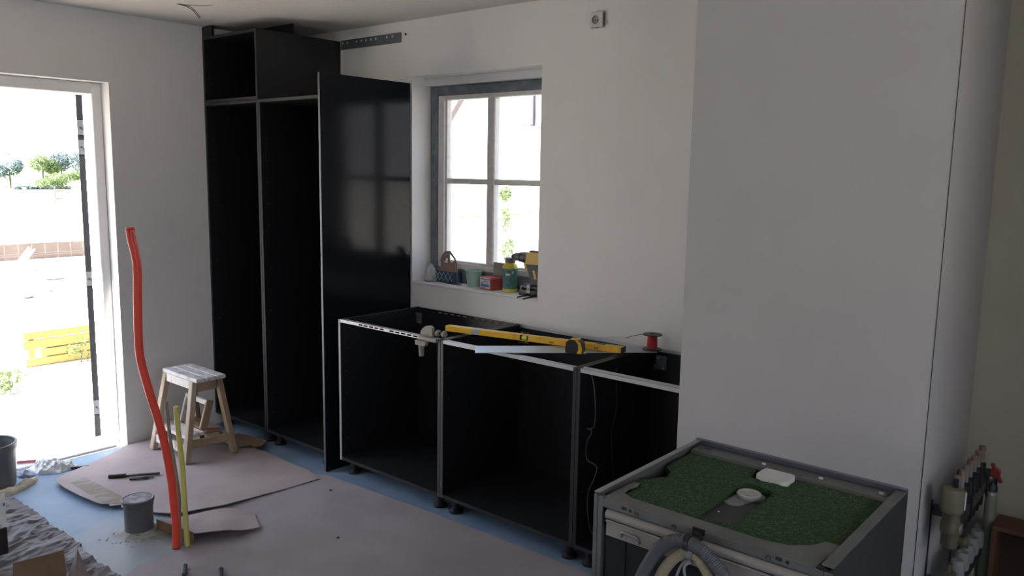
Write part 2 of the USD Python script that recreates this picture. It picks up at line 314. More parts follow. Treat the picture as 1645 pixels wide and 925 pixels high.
# ------------------------------------------------------------------ things lying on the base cabinets
t = Thing('bar_clamp', 'beige plastic clamp gripping the front rail of the base cabinet at its right end', 'clamp', (2.0, -.605, .85))
t.part('jaw_bar', bx(1.962, 2.088, -.6125, -.6008, .862, .8835, .003), beige_pl)
t.part('jaw_head', prism(Polygon([(1.955, .882), (1.958, .900), (1.970, .914), (1.988, .926), (2.012, .930), (2.028, .922), (2.03, .885)]).buffer(.004), -.585, -.5655, 'xz'), beige_pl, 30)
t.part('lower_jaw', prism(Polygon([(1.95, .861), (1.955, .838), (2.02, .838), (2.03, .861)]), -.624, -.602, 'xz'), beige_pl)
t.part('spindle', lathe([(0, 0), (.012, 0), (.015, .05), (.015, .055), (0, .055)], (1.988, -.612, .784), 16), beige_pl, 35)
for x in (2.056, 2.098):
    k = t.part('knob', lathe([(0, -.009), (.014, -.009), (.0165, -.005), (.0165, .005), (.014, .009), (0, .009)], (x, -.565, .901), 20, 'x'), beige_pl, 35)
t.part('slide_rod', tube([(1.99, -.56, .901), (2.05, -.565, .901), (2.104, -.565, .901)], .006, 10), black_pl, 40)

SA, SB, SC, SD = (2.445, -.717), (2.350, -.611), (2.935, -.035), (3.035, -.13)
single('straightedge', prism([SA, SB, SC, SD], .8868, .8898), alu, 'flat aluminium straightedge under the yellow level, its end jutting past the cabinet front', 'ruler')
L0, L1 = np.array((2.001, -.461, 0)), np.array((2.929, -.272, 0)); ldir = (L1 - L0) / np.linalg.norm(L1 - L0); lnor = np.array((-ldir[1], ldir[0], 0)); LL = np.linalg.norm(L1 - L0)
def lv(a, b, c, d, z0, z1, ch=.0015):
    m = bx(a, b, c, d, z0, z1, ch); Tm = np.eye(4); Tm[:3, 0] = ldir; Tm[:3, 1] = lnor; Tm[:3, 3] = L0; m.apply_transform(Tm); return m
Z0, Z1 = .8902, .9165
t = Thing('spirit_level', 'long yellow spirit level lying across the open base cabinets', 'level', (2.47, -.36, .89))
vial = M('green_vial', (.62, .72, .10), .15, spec=.6)
wins = [.475 * LL]
body = [lv(.006, .155, 0, .045, Z0, Z1), lv(.20, wins[0] - .022, 0, .045, Z0, Z1), lv(wins[0] + .022, LL - .05, 0, .045, Z0, Z1), lv(wins[0] - .022, wins[0] + .022, .016, .045, Z0, Z1), lv(wins[0] - .022, wins[0] + .022, 0, .016, Z0, Z0 + .004)]
t.part('body', cat(*body), yel_tool)
t.part('grip_sleeve', lv(.155, .20, -.0005, .0455, Z0 - .0002, Z1 + .0005), M('grey_sleeve', (.42, .44, .48), .5), label='grey sleeve near the far end')
t.part('end_cap', lv(0, .006, -.001, .046, Z0 - .0002, Z1 + .001), yel_tool)
t.part('end_cap', lv(LL - .05, LL, 0, .045, Z0, Z1), yel_tool)
t.part('end_cap', lv(LL, LL + .006, -.001, .046, Z0 - .0002, Z1 + .001), black_pl, label='black end cap')
t.part('end_slot', lv(LL - .13, LL - .085, .014, .034, Z1, Z1 + .0008, 0), black_pl)
v = t.part('vial', lv(wins[0] - .016, wins[0] + .016, .002, .015, Z0 + .006, Z1 - .003, .004), vial, label='yellow-green bubble vial')
t.part('vial_holder', cat(lv(wins[0] - .022, wins[0] - .016, 0, .016, Z0 + .004, Z1), lv(wins[0] + .016, wins[0] + .022, 0, .016, Z0 + .004, Z1)), black_pl)
for f in (.62, .78, .86): t.part('print_mark', lv(f * LL, f * LL + .022, -.0004, .0002, Z0 + .006, Z0 + .014, 0), M('brown_print', (.32, .13, .03), .5) if f == .62 else '/World/Looks/brown_print')

t = Thing('tape_measure', 'black and yellow tape measure standing in front of the yellow spirit level', 'tape measure', (2.775, -.41, .89))
def tm(poly, y0, y1): return rot(prism(poly, y0, y1, 'xz').apply_translation((2.772, -.405, .8902)), 20, about=(2.772, -.405, 0))
prof = Polygon([(-.04, .001), (.04, .001), (.041, .02), (.036, .05), (.02, .062), (-.025, .062), (-.039, .05), (-.042, .02)])
t.part('case', tm(prof.buffer(-.002).buffer(.002), -.022, .022), black_pl)
t.part('shell', tm(Polygon([(.012, .002), (.034, .002), (.037, .02), (.032, .048), (.018, .06), (.004, .0605), (.018, .045), (.02, .02)]), -.0235, -.022), yel_tool)
t.part('top_shell', tm(Polygon([(-.022, .062), (.02, .062), (.016, .066), (-.018, .066)]), -.0215, .0215), yel_tool)
t.part('tape_lip', tm(Polygon([(.041, .002), (.05, .002), (.05, .006), (.041, .008)]), -.012, .012), zinc)

t = Thing('wire_spool', 'black-flanged spool of red wire standing at the back of the base cabinets', 'spool', (2.985, -.095, .89))
c = (2.985, -.095, .8902)
t.part('lower_flange', lathe([(.008, 0), (.044, 0), (.044, .004), (.008, .004)], c, 36), black_pl, 35)
t.part('upper_flange', lathe([(.008, .068), (.044, .068), (.044, .073), (.012, .074), (.012, .076), (.008, .076)], c, 36), M('grey_flange', (.022, .023, .025), .4), 35)
zz = np.linspace(.0045, .0675, 25); t.part('red_winding', lathe([(.008, .0045)] + [(.0235 + .0012 * (i % 2) - .003 * (z / .0675) ** 2, z) for i, z in enumerate(zz)] + [(.008, .0675)], c, 28), M('red_wire', (.42, .02, .03), .45))
t.part('loose_end', tube(smoothpath([(2.963, -.09, .955), (2.925, -.10, .952), (2.885, -.11, .94), (2.845, -.10, .925)], 6), .0012, 6), black_pl, 60)

cable_m = M('brown_cable', (.075, .05, .045), .6); cable_g = M('dark_cable', (.028, .027, .027), .6)
def wire(path, r, mat, label, n=6): single('cable', tube(smoothpath(path, n), r, 7), mat, label, 'cable', 60)
wire([(2.950, -.562, .8785), (2.977, -.558, .828), (2.989, -.558, .756), (2.993, -.556, .66), (2.975, -.545, .618), (2.955, -.558, .613), (2.979, -.558, .606), (2.958, -.556, .562), (2.950, -.556, .526), (2.960, -.558, .476), (3.009, -.558, .458), (2.999, -.558, .401), (2.965, -.555, .312), (2.975, -.54, .16), (3.02, -.50, .1015)], .0028, cable_m, 'thin brown cable looping down from the front rail in the right base cabinet')
wire([(2.957, -.35, .846), (2.963, -.35, .651), (2.95, -.35, .59), (2.946, -.35, .54), (2.950, -.35, .438), (2.962, -.35, .348), (2.98, -.36, .18), (3.06, -.38, .1005)], .0025, cable_g, 'thin dark cable hanging straight down in the right base cabinet')

# ------------------------------------------------------------------ on the back wall and the ceiling
t = Thing('suspension_rail', 'perforated galvanised hanging rail screwed high on the wall beside the top cabinet', 'rail', (.90, -.004, 2.46))
P = sbox(.612, 2.437, 1.17, 2.4885)
for x in (.63, .675, .765, .81, .855, .90, .945, 1.045, 1.095): P = P.difference(Point(x, 2.475).buffer(.008, quad_segs=4))
t.part('strip', prism(P, -.006, -.0035, 'xz'), zinc_d)
t.part('bent_edge', cat(bx(.612, 1.17, -.012, -.0035, 2.4885, 2.4905), bx(.612, 1.17, -.012, -.0035, 2.435, 2.437)), zinc_d)
for x in (.63, .675, .765, .81, .855, .90, .945, 1.045, 1.095): t.part('hole', lathe([(0, 0), (.0078, 0), (.0078, .001), (0, .001)], (x, -.0036, 2.475), 14, '-y'), white_p, 30)
single('wall_plug', lathe([(.002, 0), (.006, 0), (.006, .004), (.002, .004)], (1.207, -.0005, 2.478), 12, '-y'), black_pl, 'small dark wall plug hole beside the perforated rail', 'wall plug')

t = Thing('wall_socket', 'square white power socket high on the wall right of the window', 'socket', (2.56, -.01, 2.42))
P = rounded(2.526, 2.597, 2.384, 2.453, .004).difference(Point(2.5575, 2.4185).buffer(.021, quad_segs=8))
soc = M('socket_white', (.63, .61, .59), .35); socd = M('socket_recess', (.33, .32, .315), .45)
t.part('base_plate', prism(rounded(2.523, 2.604, 2.381, 2.457, .006), -.006, -.001, 'xz'), M('socket_base', (.42, .40, .385), .6))
t.part('cover', prism(P, -.016, -.006, 'xz'), soc)
t.part('socket_well', lathe([(0, 0), (.021, 0), (.021, .010), (.0195, .010), (.019, .002), (0, .002)], (2.5575, -.0062, 2.4185), 28, '-y'), socd, 35)
for dx in (-.0055, .0055): t.part('pin_hole', lathe([(0, 0), (.0028, 0), (.0028, .001), (0, .001)], (2.5605 + dx, -.0082, 2.4165), 10, '-y'), black_pl)
for b in (bx(2.553, 2.569, -.0075, -.006, 2.3815, 2.384), bx(2.553, 2.569, -.0075, -.006, 2.4532, 2.4555), bx(2.598, 2.6015, -.0075, -.006, 2.392, 2.446)): t.part('frame_gap', b, black_pl)

t = Thing('ceiling_wires', 'two thin lamp wires hanging bare from the ceiling near the corner', 'wires', (.6, -1.0, H))
t.part('wire', tube(smoothpath([(.557, -1.057, H + .002), (.568, -1.035, 2.550), (.58, -1.013, 2.545), (.59, -.995, 2.534), (.597, -.981, 2.523), (.604, -.968, 2.505), (.610, -.956, 2.488)], 6), .0020, 6), black_pl, 60)
t.part('wire', tube(smoothpath([(.562, -1.060, H + .002), (.574, -1.037, 2.551), (.588, -1.012, 2.548), (.600, -.990, 2.537), (.606, -.977, 2.524), (.612, -.966, 2.508), (.616, -.956, 2.492)], 6), .0020, 6), black_pl, 60)
t.part('wire', tube(smoothpath([(.562, -1.055, H + .001), (.60, -1.0, H - .004), (.64, -.95, H - .003), (.68, -.92, H - .001)], 5), .0014, 6), M('white_wire', (.4, .38, .36), .5), 60, label='pale wire lying along the ceiling')

# ------------------------------------------------------------------ dishwasher standing in the foreground with its worktop off
steel = M('grey_steel_frame', (.165, .17, .16), .5, .35, color2=(.125, .13, .122), nscale=12)
steel_rim = M('bare_steel_rim', (.30, .31, .32), .45, .6)
steel_hi = M('bright_screw_steel', (.75, .76, .78), .25, .9)
bitumen = M('dark_side_sheet', (.022, .022, .022), .55)
felt = M('blue_black_insulation', (.012, .015, .02), .75, bump=(30, .3, .01))
foamg = M('green_fibre_insulation', (.026, .060, .022), .95, color2=(.052, .105, .040), nscale=190, npos=(.40, .60), color3=(.12, .17, .07), bump=(260, 1., .01))
styro = M('white_foam_block', (.62, .60, .57), .8, bump=(160, .3, .004))
bar_m = M('beige_grey_bar', (.30, .275, .25), .5)
hose_g = M('grey_hose', (.08, .09, .098), .45); hose_b = M('beige_hose', (.32, .275, .18), .5)
dx0, dx1, dn, df, dz = 3.7615, 4.3576, -1.6957, -1.1385, .898
t = Thing('dishwasher', 'uncovered dishwasher with green fibre mat on top and hoses looped over its back', 'dishwasher', (4.06, -1.417, 0))
t.part('side_sheet', bx(dx0, dx0 + .004, dn + .004, df, .03, dz, .001), steel)
t.part('side_sheet', bx(dx1 - .006, dx1, dn + .002, df, .03, dz - .004, .001), bitumen, label='dark right side sheet')
t.part('rim_strip', bx(dx0, dx0 + .016, dn + .002, df, dz, dz + .0025, .0008), steel_rim)
t.part('rim_strip', bx(dx1 - .026, dx1, dn + .002, df, dz - .003, dz, .001), steel)
t.part('rim_strip', cat(bx(dx0, dx1, df - .003, df, .70, dz + .004), bx(dx0, dx1, df - .016, df, dz + .003, dz + .0055, .0008)), M('blue_grey_lip', (.17, .18, .22), .45, .5))
br = t.part('back_rail', cat(bx(dx0 + .016, dx1 - .026, df - .072, df - .018, .885, .889, .001), bx(dx0 + .016, dx1 - .026, df - .076, df - .070, .878, .889, .001)), steel)
for x in (3.99, 4.15, 4.305): t.part('screw', lathe([(0, 0), (.007, 0), (.0065, .003), (.003, .0045), (0, .0045)], (x, df - .045, .889), 14), steel_hi, 35, parent=br)
for x in (3.80, 3.83, 4.03, 4.10, 4.315): t.part('punched_hole', lathe([(0, 0), (.004, 0), (.004, .0006), (0, .0006)], (x, df - .06, .889), 10), black_pl, parent=br)
for x in (3.815, 4.33): t.part('punched_slot', prism(Polygon([(x - .012, df - .035), (x - .004, df - .03), (x + .01, df - .034), (x + .008, df - .046), (x - .003, df - .042), (x - .011, df - .048)]), .889, .8896), black_pl, parent=br)
# near beam with flared corner plates
plate = Polygon([(3.787, -1.693), (4.322, -1.693), (4.330, -1.56), (4.297, -1.56), (4.278, -1.60), (4.24, -1.635), (4.185, -1.648), (3.84, -1.645), (3.812, -1.63), (3.806, -1.60), (3.812, -1.57), (3.806, -1.548), (3.787, -1.548)])
bm = t.part('top_beam', cat(prism(plate, .886, .889), bx(3.787, 4.322, -1.6955, -1.690, .866, .888, .002)), steel)
yb_ = -1.6962
for x in (3.845, 4.236): t.part('punched_hole', bx(x, x + .014, yb_, yb_ + .001, .876, .884), black_pl, parent=bm)
for x in (3.870, 4.262, 3.882): t.part('punched_hole', lathe([(0, 0), (.0042 if x != 3.882 else .0016, 0), (.0042 if x != 3.882 else .0016, .001), (0, .001)], (x, yb_ + .001, .8785 if x != 3.882 else .882), 12, '-y'), black_pl, parent=bm)
for x in (3.888, 3.990, 4.22):
    a = np.linspace(-.9, 4.0, 12); t.part('punched_hook', tube(np.c_[x + .005 * np.cos(a), np.full(12, yb_), .875 + .005 * np.sin(a)], .0012, 6), black_pl, parent=bm)
for i, (a, b) in enumerate(((dx0, dx0 + .013), (dx0 + .013, dx0 + .027), (4.318, 4.338), (4.338, dx1))):
    t.part('post', bx(a + .0004, b - .0004, dn, dn + .02 - .004 * (i % 2), .03, .893 if i < 2 else .884, .002), steel)
t.part('corner_gap', bx(4.322, 4.354, dn + .003, dn + .012, .886, .8895), black_pl)
t.part('rolled_bar', tube([(3.802, -1.691, .8515), (4.06, -1.691, .8515), (4.316, -1.691, .8515)], .0125, 20), bar_m, 50)
rs = t.part('ridge_strip', cat(bx(3.802, 4.316, -1.696, -1.680, .796, .836, .001), tube([(3.802, -1.6965, .835), (4.06, -1.6965, .835), (4.316, -1.6965, .835)], .0035, 10)), bar_m, 50)
for x in (3.848, 4.20): t.part('bracket', tube(smoothpath([(x, -1.697, .806), (x + .006, -1.703, .820), (x + .03, -1.703, .820), (x + .046, -1.703, .819), (x + .052, -1.697, .804)], 5), .0035, 8), steel_rim, 50, parent=rs)
fp = t.part('insulated_panel', bx(3.792, 4.322, -1.684, -1.660, .06, .796, .004), felt)
for x in (3.853, 4.27): t.part('crease', tube([(x, -1.685, .08), (x + .001, -1.6855, .4), (x, -1.685, .79)], .003, 6), felt, parent=fp)
t.part('plinth', bx(dx0 + .02, dx1 - .02, dn + .06, df - .02, 0, .06, .004), bitumen)
t.part('tub_top', bx(dx0 + .006, dx1 - .008, dn + .03, df - .02, .80, .822, .004), M('dark_tub', (.03, .03, .032), .45))
# green fibre mat, cut out around the centre well, the foam block and the left edge
mat_o = Polygon([(3.783, -1.212), (3.984, -1.212), (3.996, -1.285), (4.10, -1.285), (4.10, -1.212), (4.332, -1.212), (4.331, -1.555), (4.297, -1.558), (4.268, -1.615), (4.235, -1.637), (4.185, -1.650), (3.835, -1.647), (3.812, -1.632), (3.804, -1.60), (3.81, -1.57), (3.795, -1.545), (3.779, -1.545), (3.779, -1.50), (3.800, -1.485), (3.812, -1.455), (3.826, -1.44), (3.816, -1.40), (3.783, -1.37)])
hole = rounded(3.996, 4.090, -1.610, -1.335, .030)
mt = trimesh.creation.extrude_polygon(mat_o.difference(hole), .058, engine='earcut'); mt.apply_translation((0, 0, .8225)); mt = fine(mt, .012)
v = mt.vertices.copy(); topm = v[:, 2] > .875; nz = meshkit.fbm(v * 55, 3, 3) - .5; v[topm, 2] += .009 * nz[topm]; v[~topm, :2] += .0; mt = trimesh.Trimesh(v, mt.faces, process=False)
mp = t.part('fibre_mat', mt, foamg, 40)
rnd = random.Random(3); fl_ = []
inner = mat_o.difference(hole).buffer(-.006)
while len(fl_) < 900:
    x, y = rnd.uniform(3.78, 4.335), rnd.uniform(-1.65, -1.205)
    if inner.contains(Point(x, y)):
        a = rnd.uniform(0, 6.28); L = rnd.uniform(.002, .006); zb = .8805 + .009 * (float(meshkit.fbm(np.array([[x, y, .8805]]) * 55, 3, 3)[0]) - .5)
        fl_.append(tube([(x, y, zb), (x + L * math.cos(a), y + L * math.sin(a), zb + rnd.uniform(.0005, .0025))], .0006, 3))
t.part('loose_fibre', cat(*fl_), M('pale_green_fibre', (.16, .21, .10), .9), parent=mp, kind='stuff')
t.part('foam_block', fine(prism(rounded(4.008, 4.096, -1.288, -1.214, .016), .83, .8915), .02), styro, 35)
w = t.part('well_plate', prism(hole.buffer(.004), .8222, .8640), M('well_dark', (.035, .035, .037), .5))
t.part('cover_disc', prism(unary_union([Point(4.022, -1.44).buffer(.025), Polygon([(4.0, -1.44), (4.045, -1.445), (4.07, -1.36), (4.01, -1.36)]), Point(4.045, -1.375).buffer(.03)]).intersection(hole.buffer(-.004)), .8640, .8665), steel_rim, parent=w)
t.part('rotary_cap', cat(lathe([(0, 0), (.029, 0), (.031, .004), (.031, .010), (.027, .012), (.024, .010), (.012, .010), (.010, .012), (.006, .012), (.005, .008), (0, .008)], (4.037, -1.385, .8667), 32), *[bx(4.037 + .018 * math.cos(a) - .004, 4.037 + .018 * math.cos(a) + .004, -1.385 + .018 * math.sin(a) - .0035, -1.385 + .018 * math.sin(a) + .0035, .8759, .8789, .001) for a in np.arange(0, 6.2, .785)]), M('pale_cap', (.40, .39, .36), .5), 35, label='pale round cap with a ring of small studs')
t.part('well_screw', lathe([(0, 0), (.003, 0), (.002, .002), (0, .002)], (4.018, -1.52, .8640), 10), steel_hi)
def hose(name, pts, y, r, mat, label):
    p = smoothpath([(a, y + d, b) for a, b, d in pts], 40); s = np.r_[0, np.cumsum(np.linalg.norm(np.diff(p, axis=0), axis=1))]
    q = np.linspace(0, s[-1], int(s[-1] / .0011)); p = np.c_[[np.interp(q, s, p[:, k]) for k in range(3)]].T
    return t.part(name, tube(p, r + .0009 * np.cos(q * 2 * np.pi / .0044), 14), mat, True, label=label)
hose('drain_hose', [(3.90, .50, .02), (3.905, .60, .01), (3.92, .686, 0), (3.937, .749, 0), (3.964, .807, 0), (3.984, .839, 0), (4.011, .862, 0), (4.038, .871, 0), (4.064, .870, 0), (4.089, .863, 0), (4.111, .850, 0), (4.13, .835, 0), (4.145, .815, 0), (4.158, .774, 0), (4.163, .70, .01), (4.165, .50, .02)], -1.742, .0155, hose_g, 'grey corrugated hose')
hose('inlet_hose', [(3.955, .50, .02), (3.96, .62, .01), (3.971, .703, 0), (3.985, .763, 0), (4.002, .80, 0), (4.024, .830, 0), (4.046, .846, 0), (4.062, .849, 0), (4.078, .844, 0), (4.094, .829, 0), (4.111, .806, 0), (4.121, .79, 0), (4.129, .762, 0), (4.135, .70, .01), (4.137, .50, .02)], -1.742, .0128, hose_b, 'beige corrugated hose')
t.part('hose_strap', lathe([(.0138, -.008), (.0150, -.008), (.0150, .008), (.0138, .008)], (0, 0, 0), 20, 'x').apply_translation((4.060, -1.742, .8485)), M('strap_grey', (.19, .19, .195), .5), 40)
t.part('clip_recess', bx(4.038, 4.069, -1.6968, -1.694, .876, .891), black_pl)
t.part('hose_clip', cat(bx(4.045, 4.064, -1.712, -1.695, .876, .883, .001), bx(4.04, 4.07, -1.728, -1.704, .869, .879, .002), lathe([(.0165, -.006), (.0185, -.006), (.0185, .006), (.0165, .006)], (0, 0, 0), 20, 'x').apply_translation((4.052, -1.742, .871))), black_pl, 35)
for p in ([(4.012, -1.72, .55), (4.018, -1.735, .723), (4.023, -1.738, .769), (4.033, -1.738, .804), (4.044, -1.738, .821), (4.058, -1.738, .830)], [(4.05, -1.72, .55), (4.05, -1.735, .735), (4.05, -1.74, .779), (4.046, -1.742, .801), (4.048, -1.742, .817), (4.062, -1.74, .828)]):
    t.part('mains_cord', tube(smoothpath(p, 8), .0036, 8), M('cord_grey', (.30, .30, .30), .5) if p[0][0] < 4.03 else '/World/Looks/cord_grey', 60)

# ------------------------------------------------------------------ heating manifold and boxes in the niche
brass = M('dull_brass', (.16, .14, .09), .42, .5); nickel = M('dark_nickel', (.10, .105, .105), .4, .8); clear_tube = M('flow_tube', (.22, .20, .19), .2); cap_r = M('flow_cap', (.20, .135, .10), .5)
act = M('grey_white_cap', (.26, .27, .265), .5); red_h = M('red_handle', (.30, .035, .028), .4); pipe_m = M('olive_pipe', (.27, .29, .22), .6); vent_m = M('tan_vent', (.15, .135, .09), .55)
XM = 4.364
t = Thing('heating_manifold', 'floor heating manifold with flow meters and red valve handle on the white block', 'manifold', (4.29, -.36, 0))
for y in (-.50, -.13): t.part('wall_bracket', cat(bx(4.2845, 4.289, y - .004, y + .004, .30, .655, .001), bx(4.290, 4.345, y - .012, y + .012, .61, .64, .001), bx(4.290, 4.345, y - .012, y + .012, .365, .395, .001)), nickel)
t.part('supply_bar', bx(4.343, 4.383, -.585, -.11, .602, .652, .006), nickel)
t.part('return_bar', bx(4.343, 4.383, -.545, -.04, .35, .398, .006), nickel)
for y in (-.41, -.155): t.part('clamp_plate', bx(4.383, 4.388, y - .010, y + .010, .59, .664, .002), black_pl)
for i in range(7):
    y = -.560 + .0625 * i; c = (XM, y, 0)
    f = t.part('flow_meter', lathe([(0, .650), (.019, .650), (.019, .672), (.016, .690), (.016, .716), (.010, .719), (0, .719)], c, 18), black_pl, 35)
    t.part('sight_tube', lathe([(0, .719), (.0088, .719), (.0088, .764), (0, .764)], c, 14), clear_tube, 40, parent=f)
    t.part('tube_cap', lathe([(0, .763), (.0115, .763), (.0115, .772), (.0095, .776), (0, .776)], c, 14), cap_r, 35, parent=f)
    t.part('pipe_union', cat(lathe([(0, .565), (.015, .565), (.017, .58), (.017, .602), (0, .602)], c, 14)), black_pl, 35)
for i in range(6):
    y = -.455 + .0755 * i; c = (XM + .004, y, 0)
    a = t.part('valve_cap', lathe([(0, .398), (.021, .398), (.0235, .404), (.0235, .440), (.021, .452), (.016, .458), (0, .459)], c, 22), act, 35)
    t.part('loop_pipe', tube([(XM, y, .0), (XM, y, .17), (XM, y, .35)], .009, 10), pipe_m, 40)
v = t.part('air_vent', lathe([(0, .672), (.028, .672), (.034, .682), (.034, .742), (.030, .750), (.008, .752), (0, .752)], (XM, -.612, 0), 28), vent_m, 35, label='tan air vent at the near end')
t.part('vent_stem', lathe([(0, .750), (.008, .750), (.009, .775), (.006, .779), (0, .779)], (XM + .004, -.606, 0), 14), black_pl, 35, parent=v)
t.part('paper_tag', bx(XM + .030, XM + .0345, -.602, -.590, .682, .738, .001), white_p, parent=v)
d = t.part('end_fitting', cat(lathe([(0, .600), (.028, .600), (.030, .606), (.030, .634), (.026, .640), (.026, .672), (0, .672)], (XM, -.600, 0), 24), lathe([(0, .552), (.02, .552), (.026, .562), (.026, .60), (0, .60)], (XM, -.598, 0), 20)), brass, 35)
t.part('drain_cap', lathe([(0, 0), (.012, 0), (.013, .02), (.016, .022), (.016, .034), (.006, .036), (0, .034)], (XM + .018, -.595, .578), 18, 'x'), brass, 35, parent=d)
t.part('fill_ring', lathe([(.013, -.0025), (.017, -.0025), (.017, .0025), (.013, .0025)], (XM + .029, -.598, .62), 22, 'x'), zinc, 40, parent=d)
t.part('low_vent', lathe([(0, .40), (.021, .40), (.023, .41), (.023, .455), (.009, .46), (.009, .485), (0, .486)], (XM, -.565, 0), 20), brass, 35)
vv = t.part('ball_valve', cat(trimesh.creation.icosphere(2, .031).apply_translation((4.378, -.09, .64)), lathe([(0, .595), (.017, .595), (.018, .602), (.018, .612), (.015, .618), (.015, .63), (0, .63)], (4.392, -.10, 0), 18)), nickel, 40)
t.part('red_handle', cat(beam((4.388, -.118, .702), (4.420, -.112, .634), .011, .014, up=(1, 0, .4), c=.004), lathe([(0, -.012), (.016, -.012), (.016, .010), (0, .010)], (4.400, -.112, .668), 18, 'y')), red_h, 35, parent=vv)
t.part('riser_pipe', tube([(4.392, -.10, 0), (4.392, -.10, .3), (4.392, -.10, .596)], .0185, 18), pipe_m, 40)
t.part('ring_nut', lathe([(.0186, .584), (.0215, .584), (.0215, .594), (.0186, .594)], (4.392, -.10, 0), 18), zinc, 35)

t = Thing('wooden_box', 'reddish-brown open-fronted wooden box on the floor in the right corner niche', 'box', (4.66, -.09, 0))
rb = M('red_brown_board', (.16, .075, .04), .6, color2=(.12, .055, .03), nscale=5, stretch=(1, 1, .2)); rbd = M('dark_brown_board', (.06, .032, .019), .7)
t.part('side_board', bx(4.412, 4.430, -.16, -.03, 0, .474, .002), rb); t.part('side_board', bx(4.90, 4.918, -.16, -.03, 0, .474, .002), rb)
t.part('top_board', bx(4.412, 4.918, -.16, -.03, .4745, .4925, .002), rb); t.part('bottom_board', bx(4.43, 4.90, -.16, -.03, 0, .018, .002), rb)
t.part('back_board', bx(4.43, 4.90, -.048, -.03, .018, .4745), rbd)
single('panel', rot(bx(4.488, 4.80, -.022, -.010, 0, .615, .001), 1.0, (0, 1, 0), (4.488, 0, 0)).apply_translation((.006, 0, .006)), M('pale_grey_board', (.46, .47, .47), .6), 'pale grey panel standing behind the brown wooden box', 'panel')

# ------------------------------------------------------------------ things on the floor
def sheet(poly, z0, thick, size, fn, seed=0):
    m = trimesh.creation.extrude_polygon(poly, thick, engine='earcut'); m.apply_translation((0, 0, z0)); m = fine(m, size); v = m.vertices.copy()
    v[:, 2] += fn(v[:, 0], v[:, 1]); return trimesh.Trimesh(v, m.faces, process=False)
rag_l = [(1.60, -3.4), (1.60, -1.93), (1.555, -1.86), (1.565, -1.80), (1.54, -1.745), (1.548, -1.69), (1.535, -1.63), (1.50, -1.59), (1.475, -1.52), (1.40, -1.46), (1.2, -1.35), (1.0, -1.2), (.9, -1.0), (.9, -.78)]
pp = Polygon(rag_l + [(1.27, -.70), (1.285, -.672), (1.66, -.655), (2.1, -.632), (2.5, -.621), (3.0, -.617), (3.735, -.70), (3.735, -1.9), (3.3, -3.4)])
single('floor_paper', sheet(pp, .0004, .0022, .06, lambda x, y: .0022 * meshkit.fbm(np.c_[x * 5, y * 5, 0 * x], 3, 1)), paper, 'large pinkish-brown protection paper covering the floor in front of the base cabinets', 'floor paper', 40)
cb = Polygon([(.025, -1.2), (.025, -.86), (.20, -.74), (.62, -.70), (1.19, -.715), (1.318, -.747), (1.303, -.985), (1.284, -1.29), (1.245, -1.40), (1.229, -1.465), (1.17, -1.53), (1.10, -1.568), (.97, -1.60), (.935, -1.640), (.905, -1.635), (.889, -1.683), (.86, -1.675), (.84, -1.70), (.80, -1.712), (.65, -1.734), (.503, -1.742), (.40, -1.74), (.335, -1.727), (.27, -1.65), (.2, -1.52), (.12, -1.36)])
def cbz(x, y):
    e = np.clip((-y - 1.36) / .38, 0, 1) ** 2 * .020 * np.clip(1.25 - np.abs(x - .62) / .9, 0, 1) + .020 * np.clip((x - .95) / .35, 0, 1) ** 2 * np.clip((-y - .95) / .5, 0, 1)
    return e + .003 * meshkit.fbm(np.c_[x * 4, y * 4, 0 * x], 3, 4)
t = Thing('cardboard_sheet', 'large flat cardboard sheet on the floor under the step stool, edges lifting', 'cardboard', (.7, -1.2, .003))
sh = t.part('sheet', sheet(cb, .0052, .0035, .05, cbz), board, 40)
ts = Polygon([(.435, -1.690), (.405, -1.605), (.60, -1.592), (.846, -1.580), (.885, -1.60), (.895, -1.628), (.842, -1.688), (.62, -1.692)])
t.part('torn_strip', sheet(ts, .0090, .0008, .04, cbz), kraft_strip, 40, parent=sh, label='darker torn brown strip near its left tip')
def slivers(z): return sheet(Polygon([(1.0, -1.600), (.93, -1.648), (.97, -1.652), (1.10, -1.60)]), z, .003, .04, lambda x, y: .012 + 0 * x)
t.part('torn_flap', slivers(.010), board, 40, parent=sh)
def slab_(pts, th):
    pts = np.array(pts); n = np.cross(pts[1] - pts[0], pts[2] - pts[0]); n /= np.linalg.norm(n); return trimesh.convex.convex_hull(np.vstack([pts, pts - n * th]))
t = Thing('cardboard_flap', 'folded scrap of cardboard with a dark torn edge beside the red conduit', 'cardboard', (1.4, -1.45, .003))
def flap(u, w):
    """u along the raised near edge (fold, corner, torn edge), w back to the edge lying by the big sheet."""
    k = np.array([0, .30, .55, .70, .85, 1.]); fx = np.interp(u, k, [1.278, 1.42, 1.548, 1.605, 1.630, 1.628]); fy = np.interp(u, k, [-1.638, -1.618, -1.600, -1.50, -1.40, -1.315]); fz = np.interp(u, k, [.058, .060, .064, .052, .036, .020])
    gx_ = np.interp(u, k, [1.225, 1.235, 1.255, 1.275, 1.34, 1.46]); gy_ = np.interp(u, k, [-1.575, -1.48, -1.38, -1.31, -1.26, -1.235])
    jag = .010 * (meshkit.fbm(np.c_[u * 22, 0 * u, 0 * u], 2, 3) - .5) * (u > .56) * (1 - w)
    return np.c_[fx * (1 - w) + gx_ * w + jag, fy * (1 - w) + gy_ * w - jag, (fz - .008) * (1 - w) ** .75 + .0078 + .004 * np.sin(u * 17 + 2) * (u > .5) * (1 - w)]
U, W_ = np.meshgrid(np.linspace(0, 1, 26), np.linspace(0, 1, 10), indexing='ij'); top = flap(U.ravel(), W_.ravel())
V = np.vstack([top, top - (0, 0, .003)]); Fq = []; n0 = 260
